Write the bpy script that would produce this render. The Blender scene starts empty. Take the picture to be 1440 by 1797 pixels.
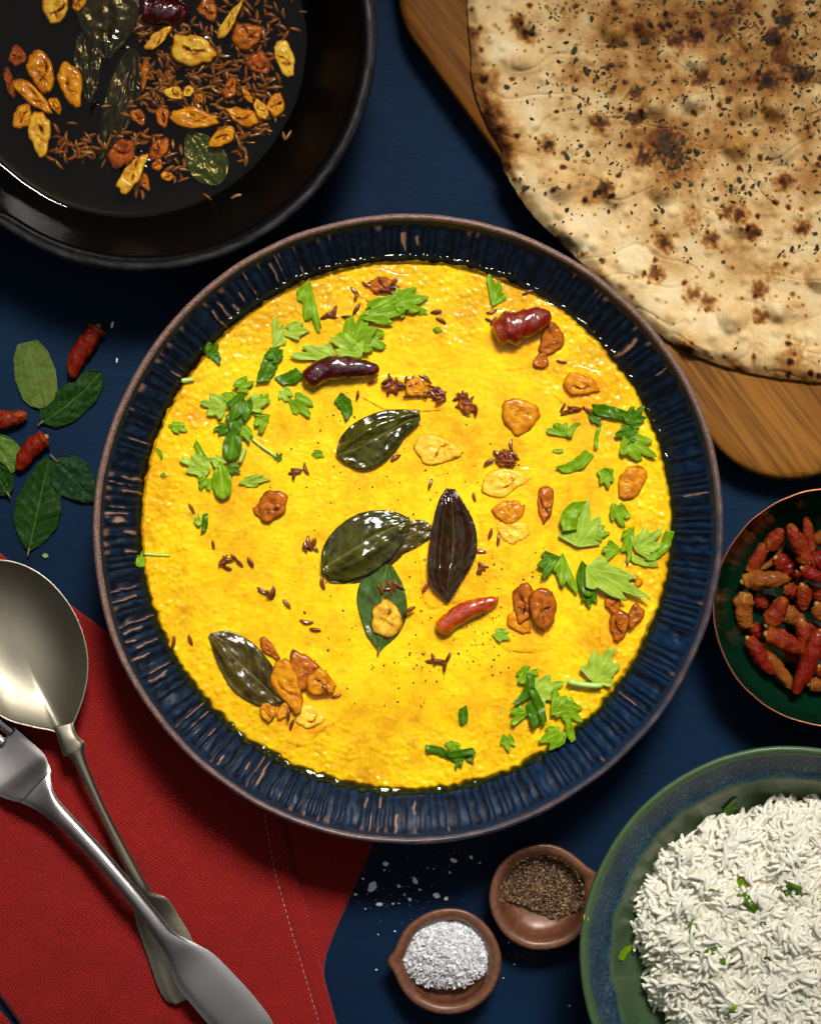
import bpy, math, random
import numpy as np
from math import pi, sin, cos, radians
random.seed(7)
rng = np.random.default_rng(7)

# ------------------------------------------------------------------ camera
S0 = 0.00026            # metres per photo pixel on the table
H = 1.15                # camera height
CX, CY = 720.0, 898.5
C = bpy.context.scene.collection
sc = bpy.context.scene
cam_d = bpy.data.cameras.new("camera"); cam = bpy.data.objects.new("camera", cam_d); C.objects.link(cam)
cam.location = (0, 0, H); cam.rotation_euler = (0, 0, 0)
cam_d.sensor_fit = 'HORIZONTAL'; cam_d.sensor_width = 24; cam_d.lens = H * 24 / (1440 * S0)
cam_d.clip_start = 0.05; cam_d.clip_end = 20
sc.camera = cam

# ------------------------------------------------------------------ light
world = bpy.data.worlds.new("World"); sc.world = world; world.use_nodes = True
wn = world.node_tree.nodes; wl = world.node_tree.links
bg = wn["Background"]
tc = wn.new("ShaderNodeTexCoord"); sep = wn.new("ShaderNodeSeparateXYZ"); rmp = wn.new("ShaderNodeValToRGB")
wl.new(tc.outputs["Generated"], sep.inputs[0]); wl.new(sep.outputs["Z"], rmp.inputs[0]); wl.new(rmp.outputs[0], bg.inputs[0])
rmp.color_ramp.elements[0].position = 0.0; rmp.color_ramp.elements[0].color = (0.10, 0.10, 0.11, 1)
rmp.color_ramp.elements[1].position = 0.9; rmp.color_ramp.elements[1].color = (1.0, 0.97, 0.95, 1)
bg.inputs[1].default_value = 0.045

def area(name, loc, target, sx, sy, power, color, spread=180):
    d = bpy.data.lights.new(name, 'AREA'); d.shape = 'RECTANGLE'; d.size = sx; d.size_y = sy
    d.energy = power; d.color = color; d.spread = radians(spread)
    o = bpy.data.objects.new(name, d); C.objects.link(o); o.location = loc
    import mathutils
    v = mathutils.Vector(target) - mathutils.Vector(loc)
    o.rotation_euler = v.to_track_quat('-Z', 'Y').to_euler()
    return o
area("softbox_key", (0.20, 0.84, 1.32), (0.0, -0.03, 0.03), 0.62, 0.42, 1.33, (1.0, 0.965, 0.92), 23)
area("ceiling_bounce", (-0.05, -0.05, 1.9), (-0.05, -0.05, 0.0), 2.1, 2.1, 3.9, (0.97, 0.98, 1.0), 180)

sc.view_settings.view_transform = 'Standard'; sc.view_settings.look = 'None'
sc.view_settings.exposure = 0.0; sc.view_settings.gamma = 1.0
sc.cycles.max_bounces = 8; sc.cycles.transparent_max_bounces = 12
sc.cycles.use_denoising = True

# ------------------------------------------------------------------ maths helpers
def sc_at(z): return S0 * (H - z) / H
def P(px, py, z):
    k = sc_at(z)
    return ((px - CX) * k, -(py - CY) * k, z)
def PA(px, py, z):
    k = S0 * (H - z) / H
    return np.stack([(px - CX) * k, -(py - CY) * k, z + 0 * px], -1)

def _h(ix, iy, seed):
    n = (ix.astype(np.int64) * 374761393 + iy.astype(np.int64) * 668265263 + seed * 1442695041) & 0xffffffff
    n = ((n ^ (n >> 13)) * 1274126177) & 0xffffffff
    n = (n ^ (n >> 16)) & 0xffffffff
    return n / 4294967295.0
def vnoise(x, y, seed=0):                      # smooth noise, about -1..1
    x = np.asarray(x, float); y = np.asarray(y, float)
    ix = np.floor(x); iy = np.floor(y); fx = x - ix; fy = y - iy
    def g(dx, dy):
        a = _h(ix + dx, iy + dy, seed) * 2 * pi
        return np.cos(a) * (fx - dx) + np.sin(a) * (fy - dy)
    u = fx * fx * fx * (fx * (fx * 6 - 15) + 10); v = fy * fy * fy * (fy * (fy * 6 - 15) + 10)
    a = g(0, 0) * (1 - u) + g(1, 0) * u; b = g(0, 1) * (1 - u) + g(1, 1) * u
    return (a * (1 - v) + b * v) * 1.5
def fbm(x, y, seed=0, o=4):
    s = 0; a = 1.0; t = 0
    for i in range(o):
        s = s + a * vnoise(x * 2 ** i, y * 2 ** i, seed + i * 17); t += a; a *= 0.5
    return s / t
def worley(x, y, seed=0, jit=1.0):             # distance to nearest cell point, and that cell's random number
    x = np.asarray(x, float); y = np.asarray(y, float)
    ix = np.floor(x); iy = np.floor(y)
    best = np.full(x.shape, 9.0); rid = np.zeros(x.shape)
    for dx in (-1, 0, 1):
        for dy in (-1, 0, 1):
            jx = ix + dx; jy = iy + dy
            qx = jx + 0.5 + jit * (_h(jx, jy, seed) - 0.5); qy = jy + 0.5 + jit * (_h(jx, jy, seed + 5) - 0.5)
            d = np.hypot(x - qx, y - qy); m = d < best
            best = np.where(m, d, best); rid = np.where(m, _h(jx, jy, seed + 9), rid)
    return best, rid
def sm(a, b, x):
    t = np.clip((x - a) / (b - a), 0, 1); return t * t * (3 - 2 * t)
def interp_closed(pts, n):                     # smooth closed outline through pts
    pts = np.array(pts, float); m = len(pts); out = []
    per = max(4, n // m)
    for i in range(m):
        p0, p1, p2, p3 = pts[i - 1], pts[i], pts[(i + 1) % m], pts[(i + 2) % m]
        for t in np.linspace(0, 1, per, endpoint=False):
            out.append(0.5 * ((2 * p1) + (-p0 + p2) * t + (2 * p0 - 5 * p1 + 4 * p2 - p3) * t * t + (-p0 + 3 * p1 - 3 * p2 + p3) * t ** 3))
    o = np.array(out)
    # equal-arc resample
    d = np.r_[0, np.cumsum(np.hypot(*(np.roll(o, -1, 0) - o).T))]
    oo = np.vstack([o, o[:1]]); s = np.linspace(0, d[-1], n, endpoint=False)
    return np.stack([np.interp(s, d, oo[:, 0]), np.interp(s, d, oo[:, 1])], 1)
def path(pts, n):
    pts = np.array(pts, float)
    P_ = np.vstack([2 * pts[0] - pts[1], pts, 2 * pts[-1] - pts[-2]])
    out = []
    m = len(pts) - 1
    for k in np.linspace(0, m - 1e-6, n):
        i = int(k); t = k - i
        p0, p1, p2, p3 = P_[i], P_[i + 1], P_[i + 2], P_[i + 3]
        out.append(0.5 * ((2 * p1) + (-p0 + p2) * t + (2 * p0 - 5 * p1 + 4 * p2 - p3) * t * t + (-p0 + 3 * p1 - 3 * p2 + p3) * t ** 3))
    return np.array(out)

# ------------------------------------------------------------------ mesh helpers
def new_mesh(name, V, quads=None, tris=None, attrs=None, smooth=True, uv=None):
    me = bpy.data.meshes.new(name)
    V = np.asarray(V, np.float32).reshape(-1, 3)
    q = np.zeros((0, 4), int) if quads is None else np.asarray(quads, int).reshape(-1, 4)
    t = np.zeros((0, 3), int) if tris is None else np.asarray(tris, int).reshape(-1, 3)
    me.vertices.add(len(V)); me.vertices.foreach_set("co", V.ravel())
    nl = len(q) * 4 + len(t) * 3
    me.loops.add(nl); me.loops.foreach_set("vertex_index", np.r_[q.ravel(), t.ravel()].astype(np.int32))
    me.polygons.add(len(q) + len(t))
    st = np.r_[np.arange(len(q)) * 4, len(q) * 4 + np.arange(len(t)) * 3].astype(np.int32)
    me.polygons.foreach_set("loop_start", st)
    me.polygons.foreach_set("use_smooth", np.full(len(q) + len(t), smooth))
    me.update(calc_edges=True)
    for k, a in (attrs or {}).items():
        at = me.attributes.new(k, 'FLOAT', 'POINT'); at.data.foreach_set("value", np.asarray(a, np.float32).ravel())
    me.validate()
    return me
def obj(name, me, mat, parent=None, loc=(0, 0, 0), label=None, cat=None, group=None, kind=None, rot=None):
    o = bpy.data.objects.new(name, me); C.objects.link(o); o.location = loc
    if rot: o.rotation_euler = rot
    if me is not None and mat is not None and not me.materials: me.materials.append(mat)
    if parent: o.parent = parent
    for k, v in (("label", label), ("category", cat), ("group", group), ("kind", kind)):
        if v: o[k] = v
    return o
def root(name, loc, label, cat, group=None):
    return obj(name, None, None, None, loc, label, cat, group)
def grid_q(r, c, wrap=False, off=0, flip=False):
    i = np.arange(r - 1)[:, None]; j = np.arange(c if wrap else c - 1)[None, :]
    a = i * c + j; b = i * c + (j + 1) % c; d = (i + 1) * c + j; e = (i + 1) * c + (j + 1) % c
    q = np.stack([a, b, e, d] if flip else [a, d, e, b], -1).reshape(-1, 4)
    return q + off
def shell(T, B):                               # closed solid from top and bottom grids (r,c,3)
    r, c, _ = T.shape; n = r * c
    V = np.vstack([T.reshape(-1, 3), B.reshape(-1, 3)])
    Q = [grid_q(r, c), grid_q(r, c, off=n, flip=True)]
    idx = np.arange(n).reshape(r, c)
    loop = np.r_[idx[0, :], idx[1:, -1], idx[-1, -2::-1], idx[-2:0:-1, 0]]
    nx = np.roll(loop, -1)
    Q.append(np.stack([loop, nx, nx + n, loop + n], -1))
    return V, np.vstack(Q)
def disc(T, B):                                # closed solid from top/bottom ring stacks (rings, seg, 3); ring 0 is nearly the centre
    r, c, _ = T.shape; n = r * c
    V = np.vstack([T.reshape(-1, 3), B.reshape(-1, 3), T[0].mean(0)[None], B[0].mean(0)[None]])
    Q = [grid_q(r, c, True), grid_q(r, c, True, off=n, flip=True)]
    lo = (r - 1) * c + np.arange(c); nx = (r - 1) * c + (np.arange(c) + 1) % c
    Q.append(np.stack([lo, lo + n, nx + n, nx], -1))
    j = np.arange(c); k = (j + 1) % c
    Tt = [np.stack([j, k, np.full(c, 2 * n)], -1), np.stack([k + n, j + n, np.full(c, 2 * n + 1)], -1)]
    return V, np.vstack(Q), np.vstack(Tt)
def lathe(rings, seg=128, wob=None):           # rings: (px,py,r,z); world verts
    th = np.linspace(0, 2 * pi, seg, endpoint=False)
    R = []
    for k, (cx, cy, r, z) in enumerate(rings):
        rr = r + (wob(th, k, r) if wob else 0)
        R.append(PA(cx + rr * np.cos(th), cy - rr * np.sin(th), np.full(seg, z)))
    return np.array(R)
def dense(rings, per):                         # smooth profile
    a = path(rings, (len(rings) - 1) * per + 1); return [tuple(x) for x in a]
def loft(R, loc, close_ends=True):
    r, c, _ = R.shape
    V = R.reshape(-1, 3) - np.array(loc)
    Q = grid_q(r, c, True, flip=True); T = None
    if close_ends:
        V = np.vstack([V, V[:c].mean(0)[None], V[-c:].mean(0)[None]])
        j = np.arange(c); k = (j + 1) % c; n = r * c
        T = np.vstack([np.stack([k, j, np.full(c, n)], -1), np.stack([j + n - c, k + n - c, np.full(c, n + 1)], -1)])
    return V, Q, T
def tube(pts, rad, seg=16, wr=None, flat=1.0):      # pts (n,3) world metres, rad (n,)
    pts = np.asarray(pts, float); n = len(pts)
    d = np.gradient(pts, axis=0); d /= np.linalg.norm(d, axis=1)[:, None] + 1e-12
    up = np.array([0, 0, 1.0]); s = np.cross(d, up)
    bad = np.linalg.norm(s, axis=1) < 1e-3; s[bad] = [1, 0, 0]
    s /= np.linalg.norm(s, axis=1)[:, None]; u = np.cross(s, d)
    th = np.linspace(0, 2 * pi, seg, endpoint=False)
    rr = rad[:, None] * np.ones(seg)[None]
    if wr is not None: rr = rr * wr(np.linspace(0, 1, n)[:, None] + 0 * th[None], th[None] + 0 * rad[:, None])
    R = pts[:, None] + rr[..., None] * (np.cos(th)[None, :, None] * s[:, None] + flat * np.sin(th)[None, :, None] * u[:, None])
    V = np.vstack([R.reshape(-1, 3), pts[0][None], pts[-1][None]])
    j = np.arange(seg); k = (j + 1) % seg; m = n * seg
    T = np.vstack([np.stack([k, j, np.full(seg, m)], -1), np.stack([j + m - seg, k + m - seg, np.full(seg, m + 1)], -1)])
    return V, grid_q(n, seg, True, flip=True), T

# ------------------------------------------------------------------ materials
def lin(r, g, b): return tuple(((v / 255) / 12.92 if v / 255 <= 0.04045 else ((v / 255 + 0.055) / 1.055) ** 2.4) for v in (r, g, b)) + (1,)
class M:
    def __init__(s, name):
        s.m = bpy.data.materials.new(name); s.m.use_nodes = True; s.t = s.m.node_tree; s.n = s.t.nodes; s.l = s.t.links
        s.b = s.n["Principled BSDF"]; s._tc = None
    def tc(s, k="Object"):
        if not s._tc: s._tc = s.n.new("ShaderNodeTexCoord")
        return s._tc.outputs[k]
    def set(s, **kw):
        names = dict(rough="Roughness", metal="Metallic", coat="Coat Weight", coatr="Coat Roughness", sss="Subsurface Weight", sssr="Subsurface Radius",
                     ssss="Subsurface Scale", spec="Specular IOR Level", trans="Transmission Weight", ior="IOR", sheen="Sheen Weight", base="Base Color", alpha="Alpha", coattint="Coat Tint", sheenr="Sheen Roughness")
        for k, v in kw.items():
            i = s.b.inputs[names[k]]
            if hasattr(v, "is_linked"): s.l.new(v, i)
            else: i.default_value = v
        return s
    def noise(s, scale, detail=4, rough=0.55, vec=None, dist=0.0, stretch=None):
        n = s.n.new("ShaderNodeTexNoise"); n.inputs["Scale"].default_value = scale; n.inputs["Detail"].default_value = detail
        n.inputs["Roughness"].default_value = rough; n.inputs["Distortion"].default_value = dist
        v = vec or s.tc()
        if stretch:
            mp = s.n.new("ShaderNodeMapping"); mp.inputs["Scale"].default_value = stretch[0]; mp.inputs["Rotation"].default_value = stretch[1]
            s.l.new(v, mp.inputs[0]); v = mp.outputs[0]
        s.l.new(v, n.inputs["Vector"]); return n.outputs["Fac"]
    def voro(s, scale, feature='F1', out="Distance", vec=None):
        n = s.n.new("ShaderNodeTexVoronoi"); n.feature = feature; n.inputs["Scale"].default_value = scale
        s.l.new(vec or s.tc(), n.inputs["Vector"]); return n.outputs[out]
    def attr(s, k):
        n = s.n.new("ShaderNodeAttribute"); n.attribute_name = k; return n.outputs["Fac"]
    def rand(s):
        n = s.n.new("ShaderNodeObjectInfo"); return n.outputs["Random"]
    def ramp(s, fac, stops, interp='LINEAR'):
        n = s.n.new("ShaderNodeValToRGB"); e = n.color_ramp.elements; n.color_ramp.interpolation = interp
        while len(e) < len(stops): e.new(0.5)
        for i, (p, c) in enumerate(stops):
            e[i].position = p; e[i].color = c if not isinstance(c, (int, float)) else (c, c, c, 1)
        s.l.new(fac, n.inputs[0]); return n.outputs[0]
    def mix(s, fac, a, b, mode='MIX'):
        n = s.n.new("ShaderNodeMix"); n.data_type = 'RGBA'; n.blend_type = mode
        for v, i in ((fac, n.inputs[0]), (a, n.inputs[6]), (b, n.inputs[7])):
            if hasattr(v, "is_linked"): s.l.new(v, i)
            else: i.default_value = v
        return n.outputs[2]
    def math(s, op, a, b=0.0, c=None, clamp=False):
        n = s.n.new("ShaderNodeMath"); n.operation = op; n.use_clamp = clamp
        for k, v in enumerate((a, b) if c is None else (a, b, c)):
            if hasattr(v, "is_linked"): s.l.new(v, n.inputs[k])
            else: n.inputs[k].default_value = v
        return n.outputs[0]
    def bump(s, h, strength, dist, to=("Normal",)):
        n = s.n.new("ShaderNodeBump"); n.inputs["Strength"].default_value = strength; n.inputs["Distance"].default_value = dist
        s.l.new(h, n.inputs["Height"])
        if getattr(s, "_bn", None): s.l.new(s._bn, n.inputs["Normal"])
        s._bn = n.outputs[0]
        s.l.new(s._bn, s.b.inputs["Normal"]); 
        return s
    def coat_bump(s):
        s.l.new(s._bn, s.b.inputs["Coat Normal"]); return s

# blue painted board
m = M("blue_painted_board"); n1 = m.noise(9, 6, .6); n2 = m.noise(60, 5, .65, stretch=((1, 5, 1), (0, 0, .1))); n3 = m.noise(900, 3)
c = m.ramp(n1, [(.3, (0.0006, 0.0065, 0.023, 1)), (.72, (0.0016, 0.021, 0.058, 1))])
c = m.mix(m.ramp(n2, [(.35, 0.0), (.75, .55)]), c, (0.0012, 0.012, 0.036, 1))
m.set(base=c, rough=.6, spec=.1); m.bump(n2, .35, .0007); m.bump(n3, .35, .00025); TABLE = m.m
# wood
m = M("oiled_oak_board")
g = m.noise(28, 5, .6, stretch=((1, .06, 1), (0, 0, 0)), dist=.6); g2 = m.noise(420, 3, .6, stretch=((1, .035, 1), (0, 0, 0)))
c = m.ramp(g, [(.3, lin(98, 56, 14)), (.5, lin(132, 82, 26)), (.7, lin(154, 102, 38))])
c = m.mix(m.ramp(g2, [(.42, 0.0), (.62, .7)]), c, lin(78, 46, 20))
m.set(base=c, rough=.55, spec=.1); m.bump(g2, .2, .0003); WOOD = m.m
# bread
m = M("baked_flatbread")
a = m.attr("char"); nf = m.noise(700, 5, .7); n0 = m.noise(60, 4)
f = m.math('ADD', a, m.math('MULTIPLY', m.math('SUBTRACT', nf, .5), .22)); f = m.math('ADD', f, m.math('MULTIPLY', m.math('SUBTRACT', n0, .5), .16), clamp=True)
c = m.ramp(f, [(.0, lin(236, 214, 168)), (.18, lin(222, 188, 130)), (.36, lin(182, 132, 68)), (.56, lin(126, 72, 28)), (.76, lin(66, 33, 13)), (1, lin(24, 14, 8))])
m.set(base=c, rough=.75, spec=.25, sss=.08, sssr=(1, .6, .3), ssss=.002); m.bump(nf, .3, .0005); m.bump(m.noise(180, 4), .2, .0010); BREAD = m.m
# plate glaze
m = M("ribbed_blue_glaze")
th = m.attr("tan"); dk = m.attr("groove"); bl = m.attr("blue"); n = m.noise(260, 5, .7); nn = m.noise(1500, 3)
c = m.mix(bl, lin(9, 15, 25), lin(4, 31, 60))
c = m.mix(m.ramp(n, [(.4, 0.0), (.75, .5)]), c, lin(24, 54, 78), 'MIX')
c = m.mix(dk, c, lin(5, 9, 17))
tt = m.math('MULTIPLY', th, m.ramp(n, [(.3, .25), (.55, 1.0)]))
c = m.mix(tt, c, lin(158, 118, 88))
m.set(base=c, rough=m.ramp(n, [(.3, .3), (.7, .5)]), coat=.08, coatr=.25, spec=.25); m.bump(n, .25, .0006); m.bump(nn, .25, .0002); PLATE = m.m
m = M("bare_clay_rim")
tn = m.attr("tan"); n = m.noise(900, 4, .7)
c = m.ramp(n, [(.35, lin(80, 56, 48)), (.5, lin(128, 96, 84)), (.7, lin(154, 122, 108))])
c = m.mix(tn, m.mix(n, lin(24, 34, 54), lin(70, 66, 78)), c)
m.set(base=c, rough=m.math('ADD', .3, m.math('MULTIPLY', tn, .3)), coat=.25, coatr=.2); m.bump(n, .4, .0004); PRIM = m.m
# dal
m = M("yellow_lentil_dal")
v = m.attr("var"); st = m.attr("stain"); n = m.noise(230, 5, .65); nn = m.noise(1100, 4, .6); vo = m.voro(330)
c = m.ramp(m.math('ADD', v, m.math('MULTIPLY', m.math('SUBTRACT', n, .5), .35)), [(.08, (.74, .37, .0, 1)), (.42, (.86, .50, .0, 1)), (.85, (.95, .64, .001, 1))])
c = m.mix(m.math('MULTIPLY', st, .75), c, (.50, .15, .004, 1))
m.set(base=c, rough=.5, spec=.12, coat=.35, coatr=.06, sss=.25, sssr=(1.0, .55, .02), ssss=.003)
m.bump(vo, .04, .0010); m.bump(n, .13, .0013); m.bump(nn, .2, .0003); m.coat_bump(); DAL = m.m
# oils: a clear film = tinted transparent under a mirror-like coat (lets lamp light through)
def film(name, tint, rough=.03, refl=1.0):
    mm = bpy.data.materials.new(name); mm.use_nodes = True; t = mm.node_tree; nd = t.nodes; l = t.links
    nd.remove(nd["Principled BSDF"]); out = nd["Material Output"]
    tr = nd.new("ShaderNodeBsdfTransparent"); tr.inputs[0].default_value = tint
    gl = nd.new("ShaderNodeBsdfGlossy"); gl.inputs["Roughness"].default_value = rough; gl.inputs[0].default_value = (refl, refl, refl, 1)
    fr = nd.new("ShaderNodeFresnel"); fr.inputs[0].default_value = 1.36
    ns = nd.new("ShaderNodeTexNoise"); ns.inputs["Scale"].default_value = 120; ns.inputs["Detail"].default_value = 2
    tcn = nd.new("ShaderNodeTexCoord"); l.new(tcn.outputs["Object"], ns.inputs["Vector"])
    bp = nd.new("ShaderNodeBump"); bp.inputs["Strength"].default_value = .12; bp.inputs["Distance"].default_value = .0006
    l.new(ns.outputs["Fac"], bp.inputs["Height"]); l.new(bp.outputs[0], gl.inputs["Normal"]); l.new(bp.outputs[0], fr.inputs["Normal"])
    mx = nd.new("ShaderNodeMixShader"); l.new(fr.outputs[0], mx.inputs[0]); l.new(tr.outputs[0], mx.inputs[1]); l.new(gl.outputs[0], mx.inputs[2])
    l.new(mx.outputs[0], out.inputs[0]); return mm
OIL = film("spiced_oil", (.86, .74, .46, 1), .02); OILFILM = film("golden_oil_film", (.86, .80, .10, 1), .05)
DROP = film("oil_pool_on_dal", (1.0, .965, .80, 1), .03)
# pan
m = M("black_iron"); n = m.noise(160, 5, .65); e = m.attr("worn")
c = m.mix(e, (.0025, .002, .002, 1), m.ramp(n, [(.3, (.014, .014, .015, 1)), (.7, (.060, .058, .060, 1))]))
m.set(base=c, rough=m.math('ADD', .28, m.math('MULTIPLY', e, .14)), spec=m.math('ADD', .03, m.math('MULTIPLY', e, .4)), metal=m.math('MULTIPLY', e, .35)); m.bump(m.noise(700, 4), .3, .0003); m.bump(n, .25, .0006); IRON = m.m
# garlic tones
def garlic_mat(name, stops):
    m = M(name); t = m.attr("tone"); n = m.noise(1400, 4, .7); r = m.rand()
    f = m.math('ADD', t, m.math('MULTIPLY', m.math('SUBTRACT', n, .5), .45)); f = m.math('ADD', f, m.math('MULTIPLY', m.math('SUBTRACT', m.noise(420, 3), .5), .7)); f = m.math('ADD', f, m.math('MULTIPLY', m.math('SUBTRACT', r, .5), .14), clamp=True)
    m.set(base=m.ramp(f, stops), rough=.42, spec=.12, coat=.3, coatr=.08, sss=.05, sssr=(1, .5, .1), ssss=.002); m.bump(n, .6, .0005); return m.m
GY = garlic_mat("garlic_golden", [(0, lin(236, 196, 62)), (.4, lin(214, 150, 32)), (.7, lin(150, 78, 16)), (1, lin(40, 18, 6))])
GA = garlic_mat("garlic_amber", [(0, lin(222, 148, 12)), (.4, lin(190, 108, 7)), (.7, lin(122, 60, 5)), (1, lin(34, 14, 5))])
GB = garlic_mat("garlic_browned", [(0, lin(190, 104, 10)), (.4, lin(144, 70, 6)), (.7, lin(84, 36, 4)), (1, lin(24, 9, 4))])
GP = garlic_mat("garlic_pale", [(0, lin(250, 206, 70)), (.45, lin(240, 180, 36)), (.75, lin(196, 118, 20)), (1, lin(96, 44, 8))])
GT = {"y": GY, "a": GA, "b": GB, "p": GP}
# cumin
m = M("cumin"); r = m.rand(); n = m.noise(1200, 3); c = m.mix(r, lin(186, 122, 30), lin(132, 78, 18)); c = m.mix(n, c, lin(86, 46, 10)); m.set(base=c, rough=.4, coat=.4, coatr=.15); CUMIN = m.m
m = M("cumin_dark"); r = m.rand(); n = m.noise(1200, 3); c = m.mix(r, lin(160, 76, 18), lin(110, 44, 12)); c = m.mix(n, c, lin(74, 28, 8)); m.set(base=c, rough=.35, coat=.4, coatr=.1); CUMIN2 = m.m
# chillies
def chilli_mat(name, a, b, d, rough=.4, coat=.3):
    m = M(name); t = m.attr("tone"); n = m.noise(520, 5, .7, dist=.5); r = m.rand()
    c = m.mix(m.ramp(n, [(.35, 0.0), (.68, 1.0)]), a, b); c = m.mix(m.ramp(m.noise(240, 4, .7), [(.52, 0.0), (.70, .7)]), c, d)
    c = m.mix(t, c, d)
    m.set(base=c, rough=rough, spec=(.35 if coat > .3 else .12), coat=coat, coatr=.06); m.bump(n, .6, .0009); return m.m
CH_DRY = chilli_mat("dried_chilli", lin(134, 40, 6), lin(86, 16, 4), lin(176, 96, 18), .5, .04)
CH_RED = chilli_mat("dried_chilli_red", lin(132, 24, 5), lin(78, 8, 3), lin(146, 56, 10), .45, .10)
CH_TAN = chilli_mat("dried_chilli_tan", lin(138, 74, 18), lin(104, 46, 10), lin(166, 116, 36), .5, .1)
CH_OIL = chilli_mat("oiled_chilli_purple", lin(70, 4, 10), lin(36, 2, 6), lin(100, 12, 12), .12, .9)
CH_OIL2 = chilli_mat("oiled_chilli_amber", lin(140, 28, 8), lin(84, 8, 4), lin(190, 80, 14), .16, 1.0)
CH_OIL3 = chilli_mat("oiled_chilli_orange", lin(190, 66, 16), lin(140, 36, 8), lin(226, 128, 34), .2, .9)
# leaves
def leaf_mat(name, a, b, vein, rough=.45, coat=.15, spot=None, trans=0.0, bumpy=.3):
    m = M(name); n = m.noise(210, 4, .6); v = m.attr("vein"); r = m.rand(); nf = m.noise(1500, 3)
    c = m.mix(n, a, b)
    if spot: c = m.mix(m.ramp(m.noise(150, 5, .7), [(.46, 0.0), (.62, .85)]), c, spot)
    c = m.mix(m.math('MULTIPLY', nf, .35), c, b)
    c = m.mix(m.math('MULTIPLY', v, .8), c, vein)
    m.set(base=c, rough=rough, spec=(.3 if coat > .3 else .08), coat=coat, coatr=.08, sss=trans, sssr=(.4, 1, .1), ssss=.001); m.bump(nf, bumpy, .0002); m.bump(n, bumpy, .0006); m.coat_bump(); return m.m
LF_PALE = leaf_mat("curry_leaf_underside", lin(88, 110, 48), lin(74, 96, 38), lin(112, 132, 70), .7, 0, lin(98, 104, 42))
LF_DARK = leaf_mat("curry_leaf_fresh", lin(28, 62, 12), lin(16, 44, 8), lin(96, 120, 50), .5, .0)
LF_DEEP = leaf_mat("curry_leaf_dark", lin(22, 54, 24), lin(14, 40, 18), lin(74, 104, 56), .5, .0)
LF_MID = leaf_mat("curry_leaf_yellowish", lin(92, 120, 40), lin(70, 100, 34), lin(120, 140, 70), .5, .1)
LF_FRY = leaf_mat("curry_leaf_fried", lin(88, 84, 16), lin(50, 50, 10), lin(140, 130, 56), .16, .8, lin(26, 28, 8))
LF_FRYB = leaf_mat("curry_leaf_fried_brown", lin(64, 34, 18), lin(34, 16, 10), lin(110, 76, 44), .16, .8, lin(40, 38, 10))
LF_FRYO = leaf_mat("curry_leaf_fried_olive", lin(94, 80, 20), lin(64, 52, 14), lin(150, 136, 66), .24, .6, lin(44, 32, 14))
LF_FRYG = leaf_mat("curry_leaf_fried_green", lin(80, 112, 30), lin(46, 76, 20), lin(150, 160, 80), .22, .9, lin(52, 54, 18))
LF_PAN = leaf_mat("curry_leaf_in_oil", lin(24, 32, 16), lin(12, 16, 9), lin(70, 72, 38), .3, .5, lin(40, 34, 12))
LF_PANG = leaf_mat("curry_leaf_in_oil_green", lin(66, 92, 42), lin(42, 66, 28), lin(110, 124, 66), .3, .5)
CO_B = leaf_mat("coriander_bright", lin(126, 162, 10), lin(98, 140, 6), lin(166, 192, 56), .5, .12, bumpy=.4)
CO_P = leaf_mat("coriander_pale", lin(158, 184, 60), lin(136, 168, 36), lin(186, 204, 104), .55, .08, bumpy=.4)
CO_D = leaf_mat("coriander_dark", lin(76, 120, 8), lin(52, 94, 5), lin(116, 156, 32), .45, .15, bumpy=.4)
CO = {"b": CO_B, "p": CO_P, "d": CO_D}
m = M("coriander_stem"); m.set(base=lin(170, 206, 96), rough=.4, coat=.2, sss=.1, ssss=.001); CSTEM = m.m
m = M("dried_herb"); n = m.noise(900, 3); m.set(base=m.mix(m.rand(), m.mix(n, lin(66, 62, 24), lin(34, 32, 14)), lin(50, 46, 18)), rough=.8); HERB = m.m
# cloth
m = M("red_linen")
mp = m.n.new("ShaderNodeMapping"); mp.inputs["Rotation"].default_value = (0, 0, radians(-14)); m.l.new(m.tc(), mp.inputs[0])
wobn = m.n.new("ShaderNodeTexNoise"); wobn.inputs["Scale"].default_value = 25; m.l.new(mp.outputs[0], wobn.inputs["Vector"])
vm = m.n.new("ShaderNodeVectorMath"); vm.operation = 'MULTIPLY_ADD'; vm.inputs[1].default_value = (.004, .004, .004); m.l.new(wobn.outputs["Color"], vm.inputs[0]); m.l.new(mp.outputs[0], vm.inputs[2])
sp = m.n.new("ShaderNodeSeparateXYZ"); m.l.new(vm.outputs[0], sp.inputs[0])
PT = 2 * pi / .00170
sx = m.math('SINE', m.math('MULTIPLY', sp.outputs[0], PT)); sy = m.math('SINE', m.math('MULTIPLY', sp.outputs[1], PT))
wv = m.math('MULTIPLY', m.math('ADD', m.math('MULTIPLY', sx, sy), 1.0), .5)
slub = m.noise(260, 3, .6, stretch=((1, .12, 1), (0, 0, radians(14)))); 
c = m.mix(m.ramp(wv, [(.1, 0.0), (.7, 1.0)]), lin(40, 3, 5), lin(172, 26, 18)); c = m.mix(m.math('MULTIPLY', slub, .45), c, lin(122, 16, 14))
m.set(base=c, rough=.85, spec=.2, sheen=.15, sheenr=.5); m.bump(wv, .7, .0004); m.bump(slub, .3, .0003); LINEN = m.m
m = M("stitch_thread"); m.set(base=lin(206, 150, 130), rough=.8); THREAD = m.m
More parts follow.
